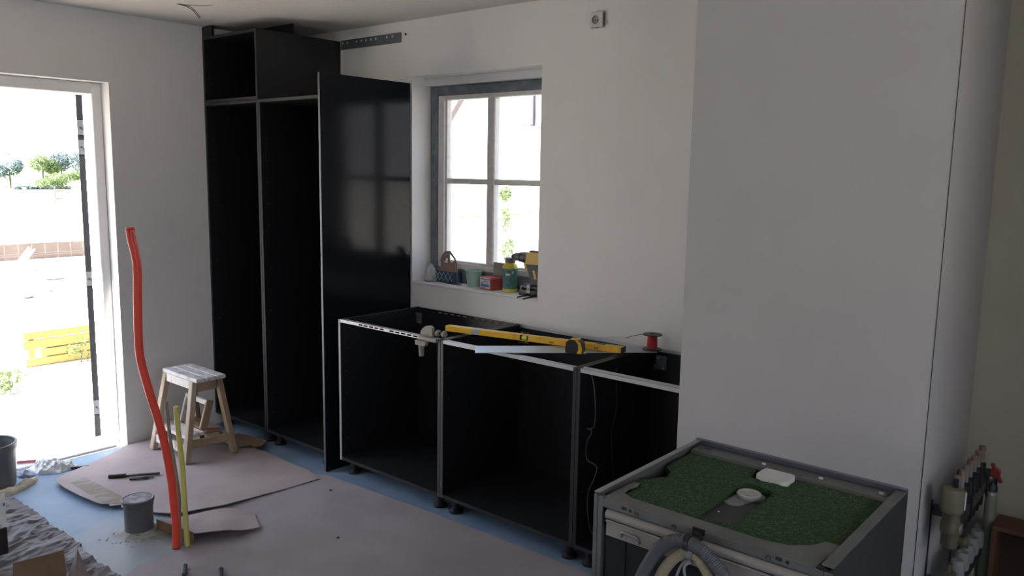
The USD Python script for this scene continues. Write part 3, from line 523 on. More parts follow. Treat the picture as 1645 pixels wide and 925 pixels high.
for i in range(25):
    for j in range(9):
        a, b, c, d = i * 10 + j, (i + 1) * 10 + j, (i + 1) * 10 + j + 1, i * 10 + j + 1
        Fq += [(a, b, c), (a, c, d), (a + n0, c + n0, b + n0), (a + n0, d + n0, c + n0)]
rim = [i * 10 for i in range(26)] + [250 + j for j in range(1, 10)] + [i * 10 + 9 for i in range(24, -1, -1)] + [j for j in range(8, 0, -1)]
for a, b in zip(rim, rim[1:] + rim[:1]): Fq += [(a, a + n0, b), (b, a + n0, b + n0)]
fm = trimesh.Trimesh(V, Fq, process=False); trimesh.repair.fix_normals(fm)
t.part('top_sheet', fm, board, 40)
t.part('folded_edge', cat(slab_([(1.278, -1.6385, .0045), (1.418, -1.6185, .0045), (1.418, -1.6185, .0585), (1.278, -1.6385, .0565)], .0025), slab_([(1.418, -1.6185, .0045), (1.547, -1.6005, .0045), (1.547, -1.6005, .0625), (1.418, -1.6185, .0585)], .0025)), kraft, label='brown folded front edge')

t = Thing('drain_stub', 'grey drain pipe stub with dusty cap on the floor beside the red conduit', 'pipe', (1.235, -1.70, 0))
c = (1.232, -1.698, 0)
t.part('pipe', lathe([(0, 0), (.0625, 0), (.0625, .128), (.0655, .130), (.0655, .150), (0, .150)], c, 40), grey_pl, 35)
cp = t.part('cap', lathe([(0, .150), (.0685, .150), (.070, .153), (.070, .164), (.066, .168), (.060, .166), (0, .166)], c, 40), grey_pl, 35)
t.part('dust_layer', lathe([(0, .166), (.058, .166), (.054, .1672), (0, .1678)], c, 32), dust, 35, parent=cp)
rnd = random.Random(5); cr = []
skirt = lathe([(.0635, .0003), (.095, .0003), (.085, .004), (.072, .010), (.0645, .020), (.0635, .02)], c, 40); v_ = skirt.vertices.copy(); q_ = np.arctan2(v_[:, 1] - c[1], v_[:, 0] - c[0]); k_ = 1 + .5 * (meshkit.fbm(np.c_[np.cos(q_) * 2, np.sin(q_) * 2, 0 * q_], 3, 5) - .4) * (np.hypot(v_[:, 0] - c[0], v_[:, 1] - c[1]) > .07)
v_[:, :2] = np.array(c[:2]) + (v_[:, :2] - np.array(c[:2])) * k_[:, None]; cr.append(trimesh.Trimesh(v_, skirt.faces, process=False))
for i in range(45):
    a = rnd.uniform(-2.6, 1.6); r = .078 + abs(rnd.gauss(0, .045)); s = rnd.uniform(.002, .006)
    q = trimesh.creation.icosphere(0, s).apply_transform(trimesh.transformations.random_rotation_matrix(np.array([rnd.random() for _ in range(3)]))); q.vertices *= (1, 1, .55); q.apply_translation((c[0] + r * math.cos(a), c[1] + r * math.sin(a), s * .35)); cr.append(q)
single('mortar_crumbs', cat(*cr), mortar, 'grey mortar crumbs around the foot of the grey drain stub', 'mortar', kind='stuff')

def conduit(name, pts, r, mat, label, wall=.82, rings=0.):
    p = smoothpath(pts, 10); s = np.r_[0, np.cumsum(np.linalg.norm(np.diff(p, axis=0), axis=1))]; n = int(s[-1] / .006); q = np.linspace(0, s[-1], n); p = np.c_[[np.interp(q, s, p[:, k]) for k in range(3)]].T
    rr = r * (1 + rings * np.cos(q * 2 * np.pi / .012)); inner = p[::-1][:12]
    t = Thing(name, label, 'conduit', pts[0])
    t.part('hose', tube(p, rr, 14), mat, True)
    end = p[-1]; dirn = p[-1] - p[-3]; dirn /= np.linalg.norm(dirn)
    t.part('cut_end', tube([end - dirn * .004, end + dirn * .002, end + dirn * .006], (r * 1.02, r * 1.06, r * .75), 14), mat, True)
    return t
conduit('red_conduit', [(1.511, -1.665, 0), (1.512, -1.663, .053), (1.513, -1.662, .114), (1.51, -1.667, .22), (1.508, -1.672, .322), (1.499, -1.69, .488), (1.49, -1.707, .591), (1.475, -1.738, .74), (1.463, -1.761, .876), (1.462, -1.764, .996), (1.464, -1.761, 1.135), (1.466, -1.757, 1.262), (1.463, -1.762, 1.331), (1.458, -1.771, 1.386), (1.456, -1.775, 1.432)], .0172, red_pl, 'tall curved red plastic conduit rising from the floor', rings=.035)
conduit('yellow_conduit', [(1.535, -1.624, 0), (1.533, -1.626, .104), (1.530, -1.629, .351), (1.522, -1.632, .461), (1.516, -1.637, .581), (1.515, -1.639, .645)], .0115, yel_pl, 'short yellow-green conduit rising from the floor beside the red one', rings=.02)
conduit('thin_grey_conduit', [(1.503, -1.634, 0), (1.496, -1.636, .034), (1.490, -1.634, .115), (1.482, -1.626, .217), (1.475, -1.638, .376), (1.471, -1.647, .459), (1.467, -1.654, .574), (1.465, -1.658, .66)], .0075, beige_pl, 'thin beige-grey conduit between the red and the yellow conduits')

single('pry_bar', cat(beam((.500, -1.515, .023), (.640, -1.305, .0205), .022, .009, c=.003), tube([(.497, -1.519, .025), (.52, -1.485, .024), (.545, -1.447, .024)], .011, 10)), black_pl, 'black flat bar lying on the cardboard in front of the step stool', 'bar')
t = Thing('black_hook', 'small bent black scrap lying beside the black flat bar', 'hook', (.63, -1.41, .012))
t.part('shank', tube(smoothpath([(.600, -1.452, .0175), (.625, -1.425, .018), (.655, -1.372, .018)], 6), .0055, 8), black_pl, 50); t.part('spur', tube(smoothpath([(.632, -1.412, .018), (.635, -1.385, .019), (.664, -1.352, .0175)], 6), .004, 8), black_pl, 50)
for a, b, l in (((1.722, -1.735, .012), (1.79, -1.775, .012), 'left of two blue-black pegs lying on the paper at the bottom edge'), ((1.860, -1.649, .012), (1.93, -1.69, .012), 'right of two blue-black pegs lying on the paper at the bottom edge')):
    t = Thing('peg', l, 'peg', ((a[0] + b[0]) / 2, (a[1] + b[1]) / 2, 0)); pm = M('blue_black_plastic', (.045, .055, .085), .4) if 'left' in l else '/World/Looks/blue_black_plastic'
    t.part('shaft', beam((a[0], a[1], .0125), (b[0], b[1], .0125), .018, .016, c=.004), pm); t.part('tip', trimesh.creation.icosphere(2, .0105).apply_translation((a[0], a[1], .0135)), pm, True)
rnd = random.Random(12)
for i, (x, y, l) in enumerate(((1.97, -1.12, 'tiny dark crumb on the floor paper in front of the middle cabinet'), (1.49, -.80, 'small dark crumb on the floor paper near the first base cabinet'))):
    single('crumb', trimesh.convex.convex_hull(np.array([(x + rnd.uniform(-.012, .012), y + rnd.uniform(-.008, .008), .0035 + rnd.uniform(0, .004)) for _ in range(9)])), black_pl, l, 'crumb')

# torn cardboard scrap behind the stool
tp = Polygon([(.33, -.64), (.52, -.60), (.60, -.605), (.70, -.70), (.69, -.76), (.62, -.72), (.58, -.78), (.40, -.80)])
single('cardboard_scrap', sheet(tp, .0135, .003, .05, lambda x, y: .022 * np.clip((x - .48) / .2, 0, 1) ** 2 + .004 * meshkit.fbm(np.c_[x * 9, y * 9, 0 * x], 2, 8)), kraft, 'torn brown cardboard scrap on the floor behind the step stool', 'cardboard', 40)

# step stool
t = Thing('step_stool', 'small wooden step stool with paint-spattered white seat standing on the cardboard', 'stool', (.42, -.985, .009))
z0 = .0135
FL, FN, FR, FB = (.212, -1.132, z0), (.586, -1.122, z0), (.612, -.838, z0), (.235, -.842, z0)
TL, TN, TR, TB = (.262, -1.052, .478), (.578, -1.058, .478), (.598, -.915, .478), (.272, -.915, .478)
def lerp(a, b, h): k = (h - a[2]) / (b[2] - a[2]); return np.array(a) + k * (np.array(b) - np.array(a))
for k, (f, s) in enumerate(((FL, TL), (FN, TN), (FR, TR), (FB, TB))): t.part('leg', beam(f, s, .042, .032, up=(0, 1, 0), c=.003), oak_lit if k < 2 else oak)
plank = np.linspace(-1.068, -.884, 4)
for a, b in zip(plank, plank[1:]): t.part('seat_board', bx(.236, .632, a + .0012, b - .0012, .4785, .502, .004), seatwood)
t.part('apron', bx(.272, .58, -1.066, -1.050, .43, .478, .002), paintwood, label='white painted front apron'); t.part('apron', bx(.272, .58, -.926, -.910, .43, .478, .002), oak)
t.part('apron', bx(.580, .602, -1.046, -.930, .42, .478, .002), oak); t.part('apron', bx(.256, .276, -1.046, -.930, .42, .478, .002), oak)
for a, b, h, m in ((FL, FN, .085, paintwood), (FN, FR, .115, oak), (FL, FB, .115, oak), (FB, FR, .085, oak)):
    pa, pb = (FL, FN, FR, FB).index(a), (FL, FN, FR, FB).index(b); tops = (TL, TN, TR, TB); A, B = lerp(a, tops[pa], h), lerp(b, tops[pb], h)
    t.part('stretcher', beam(A, B, .018, .045 if h > .1 else .05, c=.002), m)
t.part('step_board', bx(.25, .575, -1.118, -1.00, .150, .170, .003), paintwood, label='white painted lower step')
t.part('step_board', bx(.25, .575, -.985, -.885, .150, .170, .003), kraft)
for x in (.30, .53):
    t.part('step_upright', beam((x, -.985, .17), (x, -.935, .335), .02, .045, up=(0, 1, 0), c=.003), paintwood if x < .4 else oak)
t.part('step_crossbar', beam((.30, -.95, .325), (.535, -.95, .325), .022, .03, c=.003), paintwood)

# bucket, rag, bag and rubbish near the door
t = Thing('grey_bucket', 'tall grey plastic bucket standing by the doorway at the left edge', 'bucket', (.12, -1.97, 0))
t.part('body', lathe([(0, .002), (.118, 0), (.122, .01), (.130, .20), (.130, .222), (.127, .222), (.127, .20), (.118, .015), (0, .012)], (.12, -1.97, 0), 44), grey_bucket, 35)
t.part('rim', lathe([(.130, .205), (.137, .205), (.1375, .235), (.134, .238), (.127, .236), (.127, .228), (.130, .222)], (.12, -1.97, 0), 44), grey_bucket, 35)
def lump(poly, z, h, size, seed, sharp=1.0, fr=13):
    m = trimesh.creation.extrude_polygon(poly, .01, engine='earcut'); m = fine(m, size); v = m.vertices.copy(); up_ = v[:, 2] > .005
    dist = np.array([poly.exterior.distance(Point(x, y)) for x, y in v[:, :2]]); k = np.clip(dist / .05, 0, 1) ** .5
    n = 1 - np.abs(2 * meshkit.fbm(np.c_[v[:, 0] * fr, v[:, 1] * fr, 0 * v[:, 0]], 3, seed) - 1) * 2.0
    v[:, 2] = np.where(up_, z + .003 + h * k * (.35 + .65 * np.clip(n, 0, 1) ** sharp), z); return trimesh.Trimesh(v, m.faces, process=False)
single('plastic_bag', lump(Polygon([(-.01, -1.735), (-.015, -1.68), (.01, -1.63), (.03, -1.585), (.09, -1.55), (.15, -1.535), (.178, -1.548), (.185, -1.60), (.195, -1.655), (.16, -1.70), (.135, -1.740), (.06, -1.75)]), .0005, .052, .007, 3, 1.3, 22), bagm, 'crumpled white plastic bag on the floor between the bucket and the cardboard', 'bag', 35)
single('grey_rag', lump(Polygon([(.03, -1.83), (.02, -1.775), (.08, -1.762), (.14, -1.755), (.15, -1.79), (.10, -1.825)]), .0005, .05, .008, 11, 1.2, 17), M('grey_blue_cloth', (.25, .29, .37), .8), 'small crumpled grey-blue rag between the bucket and the white bag', 'rag', 50)
single('cream_cloth', lump(Polygon([(.245, -2.06), (.30, -2.02), (.340, -1.93), (.30, -1.86), (.245, -1.79), (.20, -1.765), (.195, -1.80), (.205, -1.825), (.238, -1.88), (.258, -1.95)]), .0005, .055, .010, 15, 1.0, 11), cream, 'crumpled cream cloth lying around the foot of the grey bucket', 'cloth', 50)
single('dark_stick', beam((.155, -1.63, .008), (.218, -1.505, .008), .012, .012, c=.003), black_pl, 'dark stick lying along the edge of the white plastic bag', 'stick')
single('red_handle_tool', tube([(-.10, -1.765, .0215), (-.075, -1.725, .0215), (-.05, -1.685, .0215)], .008, 8), M('dull_red_plastic', (.35, .10, .12), .5), 'thin dull red stick resting on the doorway floor behind the bucket', 'stick')

# grey-brown tarpaulin with wrinkles
NX, NY = 190, 130
gx, gy = np.meshgrid(np.linspace(.342, 1.66, NX), np.linspace(0, 1, NY), indexing='ij')
def ridge(x, y, s):
    a = x * math.cos(.25) + y * math.sin(.25); b = -x * math.sin(.25) + y * math.cos(.25); w = meshkit.fbm(np.stack([a * 3, b * 3, 0 * a], -1), 2, s + 5)
    return np.clip(1 - np.abs(2 * meshkit.fbm(np.stack([a * 10 + w * 3, b * 3.2, 0 * a + s], -1), 3, s) - 1) * 2.2, 0, 1) ** 1.4
yedge = -1.948 + .022 * (meshkit.fbm(np.stack([gx * 9, 0 * gx, 0 * gx], -1), 3, 2) - .5) - .012 * (gx > 1.2)
py = yedge - gy * 1.15
hgt = .006 + .024 * ridge(gx, py, 1) * np.clip(.25 + gy * 6, 0, 1) + .011 * ridge(gx * 2.1, py * 1.6, 4) + .005 * ridge(gx * 4.2, py * 3.5, 8)
V = np.stack([gx, py, hgt], -1).reshape(-1, 3); V = np.vstack([V, V * (1, 1, 0) + (0, 0, .0008)]); n0 = NX * NY; Fq = []
I, J = np.meshgrid(np.arange(NX - 1), np.arange(NY - 1), indexing='ij'); a = (I * NY + J).ravel(); b = a + NY; c_ = b + 1; d = a + 1
Fq = np.vstack([np.c_[a, c_, b], np.c_[a, d, c_]])
rim = np.r_[np.arange(NX) * NY, (NX - 1) * NY + np.arange(1, NY), np.arange(NX - 2, -1, -1) * NY + NY - 1, np.arange(NY - 2, 0, -1)]
rb_ = np.roll(rim, -1); Fq = np.vstack([Fq, np.c_[rim, rb_, rim + n0], np.c_[rb_, rb_ + n0, rim + n0]])
single('tarpaulin', trimesh.Trimesh(V, Fq, process=False), tarp, 'wrinkled grey-brown tarpaulin spread on the floor at the lower left', 'tarpaulin', 60)

# open carton at the bottom left
ca, cb_ = np.array((.318, .948, 0)), np.array((.948, -.318, 0)); P0 = np.array((1.725, -2.382, 0))
def cart(u, w, z): return P0 + ca * u + cb_ * w + np.array((0, 0, z))
def slab(pts, th):
    pts = np.array(pts); n = np.cross(pts[1] - pts[0], pts[2] - pts[0]); n /= np.linalg.norm(n); return trimesh.convex.convex_hull(np.vstack([pts, pts + n * th]))
t = Thing('open_carton', 'open brown carton with raised flaps standing on the tarpaulin at the bottom left', 'carton', tuple(cart(.085, .15, .03)))
zf = .05
t.part('wall', slab([cart(0, 0, zf), cart(.17, 0, zf), cart(.17, 0, .185), cart(0, 0, .185)], .004), kraft); t.part('wall', slab([cart(0, .3, zf), cart(.17, .3, zf), cart(.17, .3, .185), cart(0, .3, .185)], .004), kraft)
t.part('wall', slab([cart(0, 0, zf), cart(0, .3, zf), cart(0, .3, .185), cart(0, 0, .185)], .004), kraft); t.part('wall', slab([cart(.17, 0, zf), cart(.17, .3, zf), cart(.17, .3, .185), cart(.17, 0, .185)], .004), kraft)
t.part('bottom', slab([cart(0, 0, zf), cart(.17, 0, zf), cart(.17, .3, zf), cart(0, .3, zf)], .004), kraft)
t.part('flap', slab([cart(0, 0, .186), cart(.17, 0, .186), cart(.166, -.006, .280), cart(.004, -.006, .268)], .004), kraft)
t.part('flap', slab([cart(.172, .03, .186), cart(.172, .28, .186), cart(.255, .20, .172), cart(.21, -.004, .270)], .004), M('grey_carton', (.19, .165, .14), .8), label='greyer flap bent to the right')
single('black_roll', lathe([(.02, 0), (.048, 0), (.05, .004), (.05, .116), (.048, .12), (.02, .12)], tuple(cart(.112, .06, .056)), 30), black_pl, 'black roll standing inside the open brown carton', 'roll', 35)
single('post', bx(1.085, 1.146, -2.30, -2.213, .055, .172, .003), M('dark_stained_wood', (.018, .014, .013), .6), 'short dark wooden post standing on the tarpaulin at the left edge', 'post')
t = Thing('tapered_strip', 'narrow pale tapering strip standing on the dark post at the left edge', 'strip', (1.12, -2.23, .172))
t.part('blade', slab([(1.146, -2.214, .173), (1.143, -2.2225, .173), (1.10, -2.34, .32), (1.147, -2.2125, .320)], .004), white_p)
t.part('blue_mark', slab([(1.1508, -2.2155, .270), (1.150, -2.2245, .268), (1.1495, -2.224, .280), (1.1508, -2.2155, .284)], .0006), M('blue_mark', (.05, .15, .5), .5))

# ------------------------------------------------------------------ things on the window sill
SZ = 1.0302
t = Thing('bottle_carrier', 'kraft cardboard carrier with cut-out handle and blue lattice front at the left of the sill', 'carrier', (1.455, .075, SZ))
hp = Polygon([(1.440, 1.218), (1.482, 1.222), (1.524, 1.182), (1.542, 1.149), (1.540, 1.033), (1.385, 1.033), (1.385, 1.10), (1.405, 1.125), (1.400, 1.165), (1.418, 1.195)])
hp = hp.difference(Polygon([(1.430, 1.150), (1.452, 1.178), (1.463, 1.173), (1.463, 1.149)])).difference(Polygon([(1.478, 1.208), (1.510, 1.180), (1.520, 1.170), (1.500, 1.153), (1.489, 1.156), (1.479, 1.170)]))
t.part('handle_panel', prism(hp, .098, .102, 'xz'), M('kraft_pink', (.31, .22, .19), .85))
tr_ = t.part('tray', cat(bx(1.378, 1.540, .086, .090, SZ, 1.098, .0008), bx(1.378, 1.540, .138, .142, SZ, 1.098, .0008), bx(1.378, 1.382, .090, .138, SZ, 1.098), bx(1.536, 1.540, .090, .138, SZ, 1.098), bx(1.382, 1.536, .090, .138, SZ, SZ + .004)), M('lattice_blue', (.035, .075, .13), .6), label='blue tray with a white lattice print')
for i in range(5):
    x = 1.372 + .035 * i
    for sgn in (1, -1):
        a, b = (max(x, 1.379), 1.040), (x + .036, 1.094); a, b = (a, b) if sgn > 0 else ((a[0], b[1]), (b[0], a[1]))
        if b[0] < 1.541: t.part('lattice_line', beam((a[0], .0852, a[1]), (b[0], .0852, b[1]), .0012, .0028, up=(0, 0, 1), c=0), M('lattice_white', (.40, .50, .55), .6) if i == 0 and sgn > 0 else '/World/Looks/lattice_white', parent=tr_)
t = Thing('clear_wrapper', 'crumpled clear plastic wrapper with small fittings at the left end of the sill', 'wrapper', (1.335, .085, SZ))
rn = np.random.default_rng(4); prof = [(.0, .002), (.034, .002), (.036, .02), (.028, .05), (.020, .075), (.010, .095), (.004, .105)]
m_ = lathe(prof, (1.335, .085, SZ), 14); v_ = m_.vertices.copy(); v_[:, :2] += (rn.random((len(v_), 2)) - .5) * .012; t.part('film', trimesh.Trimesh(v_, m_.faces, process=False), film)
t.part('fitting', lathe([(0, 0), (.010, 0), (.010, .022), (.006, .026), (.006, .04), (0, .04)], (1.325, .075, SZ + .004), 12), zinc, 35); t.part('base_disc', lathe([(0, 0), (.04, 0), (.04, .002), (0, .002)], (1.335, .085, SZ - .0001), 20), black_pl)
t.part('dark_plug', lathe([(0, 0), (.009, 0), (.009, .03), (0, .03)], (1.352, .085, SZ + .004), 12), M('olive_plug', (.07, .06, .045), .6), 35)
t = Thing('mint_cup', 'mint green plastic cup on the window sill', 'cup', (1.675, .10, SZ))
t.part('wall', lathe([(0, 0), (.034, 0), (.036, .003), (.050, .092), (.0480, .092), (.0345, .006), (0, .005)], (1.675, .10, SZ), 36), M('mint_plastic', (.34, .52, .42), .4), 40)
t.part('lip', lathe([(.0485, .090), (.0525, .090), (.0530, .094), (.0510, .096), (.0485, .095)], (1.675, .10, SZ), 36), '/World/Looks/mint_plastic', 40)
t = Thing('screw_box', 'small red cardboard box with white label between the cup and the bottle', 'box', (1.825, .095, SZ))
def sb(x0, x1, y0, y1, z0, z1, c=0): return rot(bx(x0, x1, y0, y1, z0, z1, c), -11, about=(1.825, .09, 0))
t.part('carton', sb(1.772, 1.878, .042, .138, SZ, SZ + .070, .001), M('red_carton', (.42, .065, .05), .6))
t.part('label_sheet', sb(1.776, 1.868, .0412, .0419, SZ + .008, SZ + .068), M('label_white', (.62, .63, .65), .6))
lb, lk = M('label_blue', (.04, .14, .36), .6), M('label_dark', (.07, .07, .09), .6)
t.part('label_band', sb(1.784, 1.862, .0406, .0411, SZ + .018, SZ + .031), lb)
for a, b, c, d in ((1.784, 1.864, .058, .062), (1.812, 1.845, .048, .051), (1.785, 1.80, .036, .040), (1.815, 1.823, .036, .041), (1.843, 1.852, .036, .041), (1.784, 1.83, .0105, .0145)): t.part('label_print', sb(a, b, .0406, .0411, SZ + c, SZ + d), lk if d != .0145 else lb)
single('grey_card', rot(bx(1.795, 1.880, .128, .131, SZ, SZ + .150, .0005), -3, (1, 0, 0), (0, .13, SZ)), M('grey_card_mat', (.30, .285, .27), .8), 'grey-brown card leaning against the window frame behind the red box', 'card')
t = Thing('yellow_bottle', 'yellow plastic bottle with teal label and grey cap on the window sill', 'bottle', (1.958, .092, SZ))
bc = (1.958, .092, SZ); byl = M('bottle_yellow', (.62, .55, .07), .4)
t.part('body', lathe([(0, 0), (.040, 0), (.043, .004), (.043, .016), (.0415, .018), (.0415, .132), (.043, .134), (.041, .146), (.031, .158), (.027, .160), (.027, .166), (0, .166)], bc, 36), byl, 35)
t.part('label_sleeve', lathe([(.0416, .019), (.0424, .020), (.0424, .130), (.0416, .131)], bc, 36), M('label_teal', (.05, .16, .18), .5, color2=(.09, .22, .17), nscale=13), 35)
t.part('screw_cap', lathe([(0, .164), (.029, .164), (.030, .168), (.030, .188), (.027, .191), (0, .191)], bc, 28), M('cap_grey', (.12, .12, .11), .5), 35)
for ang, z_, w_, h_, mm in ((-62, .118, .5, .012, lk), (-68, .100, .6, .010, 'w'), (-50, .065, .4, .006, lk), (-60, .042, .55, .011, lk), (-30, .112, .22, .014, 'w'), (-48, .078, .3, .005, lk)):
    a = np.radians(np.linspace(ang - w_ * 30, ang + w_ * 30, 7)); pts = np.c_[bc[0] + .0427 * np.cos(a), bc[1] + .0427 * np.sin(a)]
    poly = Polygon(np.vstack([pts, (pts[::-1] - bc[:2]) * .993 + bc[:2]])); t.part('label_print', prism(poly, SZ + z_ - h_ / 2, SZ + z_ + h_ / 2), '/World/Looks/label_white' if mm == 'w' else mm)
t = Thing('cordless_drill', 'yellow and black cordless drill standing on its battery at the right of the sill', 'drill', (2.13, .085, SZ))
dy = .085; dk = M('drill_dark', (.035, .035, .037), .45); dgr = M('drill_grey', (.13, .13, .13), .4, .5); dyl = M('drill_yellow', (.62, .42, .09), .45)
t.part('battery', bx(2.055, 2.195, dy - .038, dy + .038, SZ, SZ + .034, .005), dk); t.part('battery_foot', bx(2.068, 2.192, dy - .034, dy + .034, SZ + .034, SZ + .058, .006), dk)
t.part('belt_clip', cat(bx(2.118, 2.140, dy - .043, dy - .038, SZ + .016, SZ + .060, .003), tube(smoothpath([(2.118, dy - .040, SZ + .05), (2.085, dy - .042, SZ + .052), (2.078, dy - .043, SZ + .038), (2.09, dy - .043, SZ + .024), (2.118, dy - .042, SZ + .024)], 5), .002, 7)), M('clip_white', (.55, .55, .54), .4), 40, label='pale belt clip')
t.part('clip_slot', bx(2.126, 2.132, dy - .0436, dy - .043, SZ + .026, SZ + .044), black_pl)
hd = Polygon([(2.085, 1.215), (2.155, 1.215), (2.168, 1.16), (2.185, 1.085), (2.135, 1.085), (2.118, 1.14), (2.105, 1.175)]).buffer(.006)
t.part('handle', prism(hd, dy - .017, dy + .017, 'xz'), dk, 30)
t.part('grip_insert', prism(Polygon([(2.140, 1.165), (2.150, 1.165), (2.163, 1.125), (2.153, 1.122)]).buffer(.003), dy - .019, dy - .017, 'xz'), dyl, 30)
t.part('trigger', prism(Polygon([(2.072, 1.200), (2.10, 1.203), (2.106, 1.172), (2.086, 1.160), (2.078, 1.178)]).buffer(.003), dy - .011, dy + .011, 'xz'), dyl, 30)
t.part('motor_housing', prism(Polygon([(2.095, 1.200), (2.26, 1.205), (2.268, 1.235), (2.258, 1.268), (2.10, 1.262)]).buffer(.008), dy - .028, dy + .028, 'xz') if False else prism(Polygon([(2.100, 1.205), (2.205, 1.207), (2.210, 1.235), (2.203, 1.262), (2.104, 1.258)]).buffer(.006), dy - .028, dy + .028, 'xz'), dyl, 30)
t.part('top_strip', bx(2.108, 2.208, dy - .018, dy + .018, 1.2655, 1.2735, .003), M('drill_top', (.14, .075, .06), .5))
t.part('gear_case', lathe([(0, 0), (.026, 0), (.030, .012), (.030, .036), (0, .036)], (2.095, dy, 1.232), 28, '-x'), dgr, 35)
t.part('clutch_ring', lathe([(0, 0), (.027, 0), (.027, .020), (.024, .022), (0, .022)], (2.060, dy, 1.232), 24, '-x'), dk, 35)
t.part('chuck', lathe([(0, 0), (.0225, 0), (.0225, .03), (.020, .034), (.012, .058), (.008, .060), (0, .060)], (2.040, dy, 1.232), 24, '-x'), dgr, 35)
t.part('drill_bit', tube([(1.984, dy, 1.232), (1.975, dy, 1.232), (1.966, dy, 1.232)], .003, 8), zinc, 40)
for a, b, l in (((2.143, -0.062), (2.106, 0.091), 'left of two black hex keys jutting from under the drill over the sill edge'), ((2.202, -0.084), (2.172, 0.063), 'right of two black hex keys jutting from under the drill over the sill edge')):
    single('hex_key', tube([(*a, 1.0355), ((a[0] + b[0]) / 2, (a[1] + b[1]) / 2, 1.0355), (*b, 1.0355)], .0048, 6), black_pl, l, 'hex key')
for i, (x, y, s, l) in enumerate(((1.565, .055, .011, 'larger of the pale plaster chips on the sill beside the mint cup'), (1.60, .045, .006, 'smaller of the pale plaster chips on the sill beside the mint cup'))):
    single('plaster_chip', trimesh.convex.convex_hull(np.array([(x + rnd.uniform(-s, s), y + rnd.uniform(-s, s), SZ + rnd.uniform(0, s * .6)) for _ in range(10)]) * (1, 1, 1)), M('chip_pale', (.5, .48, .45), .8) if i == 0 else '/World/Looks/chip_pale', l, 'chip')
single('dark_shim', bx(1.48, 1.60, .066, .078, SZ, SZ + .004, .001), black_pl, 'thin dark strip lying on the sill between the carrier and the cup', 'strip')

# ------------------------------------------------------------------ outside
GZ = -.1
sand = M('yard_sand', (.48, .43, .36), .95, color2=(.42, .37, .30), nscale=2.5); earth = M('brown_earth', (.33, .255, .21), .95, color2=(.28, .21, .17), nscale=2.); grassm = M('field_grass', (.34, .36, .19), .95, color2=(.29, .31, .15), nscale=.6)
m_ = bx(-400, -.3, -300, 300, GZ - .3, GZ); m2 = bx(-.3, 60, .3, 300, GZ - .3, GZ); m3_ = bx(-.3, 60, -300, FY - .3, GZ - .3, GZ); m4 = bx(RX + .3, 60, FY - .3, .3, GZ - .3, GZ)
struct('ground', cat(m_, m2, m3_, m4), sand)
struct('field', bx(-400, -17, -300, 300, GZ - .1, GZ + .03), grassm)
single('door_plank', bx(-.46, -.315, -1.75, -1.36, GZ, -.035, .004), M('warm_plank', (.42, .26, .14), .7), 'brown wooden plank lying outside along the door threshold', 'plank')
t = Thing('raised_bed', 'raised garden bed of yellowish timber boards outside the doorway', 'raised bed', (-3.3, -.1, GZ))
timber = M('yellow_timber', (.60, .47, .17), .7, color2=(.55, .40, .12), nscale=3, stretch=(1, .2, 1))
for z0_, z1_, y0_ in ((.147, .212, -.745), (.057, .137, -.750), (-.022, .047, -.60), (-.098, -.030, -.735)):
    t.part('board', bx(-2.98, -2.95, y0_, .62, z0_, z1_, .003), timber); t.part('board', bx(-3.72, -2.98, .59, .62, z0_, z1_, .003), timber)
t.part('post', bx(-3.03, -2.98, -.70, -.65, GZ, .2, .003), timber); t.part('soil', bx(-3.72, -2.98, -.55, .59, GZ, .12), sand)
leafm = usdkit.material(stage, '/World/Looks/leaf_green', {'p': ('principled_bsdf', {'base_color': (.20, .26, .12), 'roughness': .6}), 't': ('translucent_bsdf', {'color': (.22, .30, .12)}), 'x': ('mix_closure', {'fac': .35})}, [('p.BSDF', 'x.closure1'), ('t.BSDF', 'x.closure2')], surface='x.closure')
leafb = usdkit.material(stage, '/World/Looks/leaf_hazed', {'p': ('principled_bsdf', {'base_color': (.16, .215, .22), 'roughness': .6}), 't': ('translucent_bsdf', {'color': (.17, .23, .22)}), 'x': ('mix_closure', {'fac': .3})}, [('p.BSDF', 'x.closure1'), ('t.BSDF', 'x.closure2')], surface='x.closure')  # distant haze mixed into the leaf colour as a pale blue
bark = M('bark', (.11, .09, .07), .9)
def leaves(balls, n, s, seed):
    r = np.random.default_rng(seed); P = []
    for k in range(n):
        c, rad = balls[r.integers(len(balls))]; d = r.normal(size=3); d /= np.linalg.norm(d); P.append(np.array(c) + d * np.array(rad) * r.random() ** .35)
    P = np.array(P); a = r.normal(size=(n, 3)); a /= np.linalg.norm(a, axis=1, keepdims=True); b = np.cross(a, r.normal(size=(n, 3))); b /= np.linalg.norm(b, axis=1, keepdims=True); sz = s * r.uniform(.6, 1.3, (n, 1))
    V = np.stack([P - a * sz, P + b * sz * .55, P + a * sz, P - b * sz * .55], 1).reshape(-1, 3); i = np.arange(n) * 4
    return trimesh.Trimesh(V, np.vstack([np.c_[i, i + 1, i + 2], np.c_[i, i + 2, i + 3]]), process=False)
def tree(name, label, x, y, balls, n, s, seed, mat, group=None, trunk=.06, kind_cat='tree'):
    t = Thing(name, label, kind_cat, (x, y, GZ), group); B = [((x + bx_, y + by_, bz_), rd) for bx_, by_, bz_, rd in balls]
    t.part('foliage', leaves(B, n, s, seed), mat); z = max(b[0][2] for b in B)
    t.part('trunk', tube(smoothpath([(x, y, GZ), (x + .02, y, GZ + .4 * (z - GZ)), B[0][0]], 4), [trunk] * 4 + list(np.linspace(trunk, trunk * .4, 5)), 7), bark, 50)
tree('blue_tree', 'loose bluish tree at the left edge of the far field', -60, 18.0, [(0, 0, 1.25, (.5, .75, .45)), (0, .5, 1.5, (.4, .4, .5)), (0, -.5, 1.1, (.4, .4, .5))], 900, .10, 21, leafb)
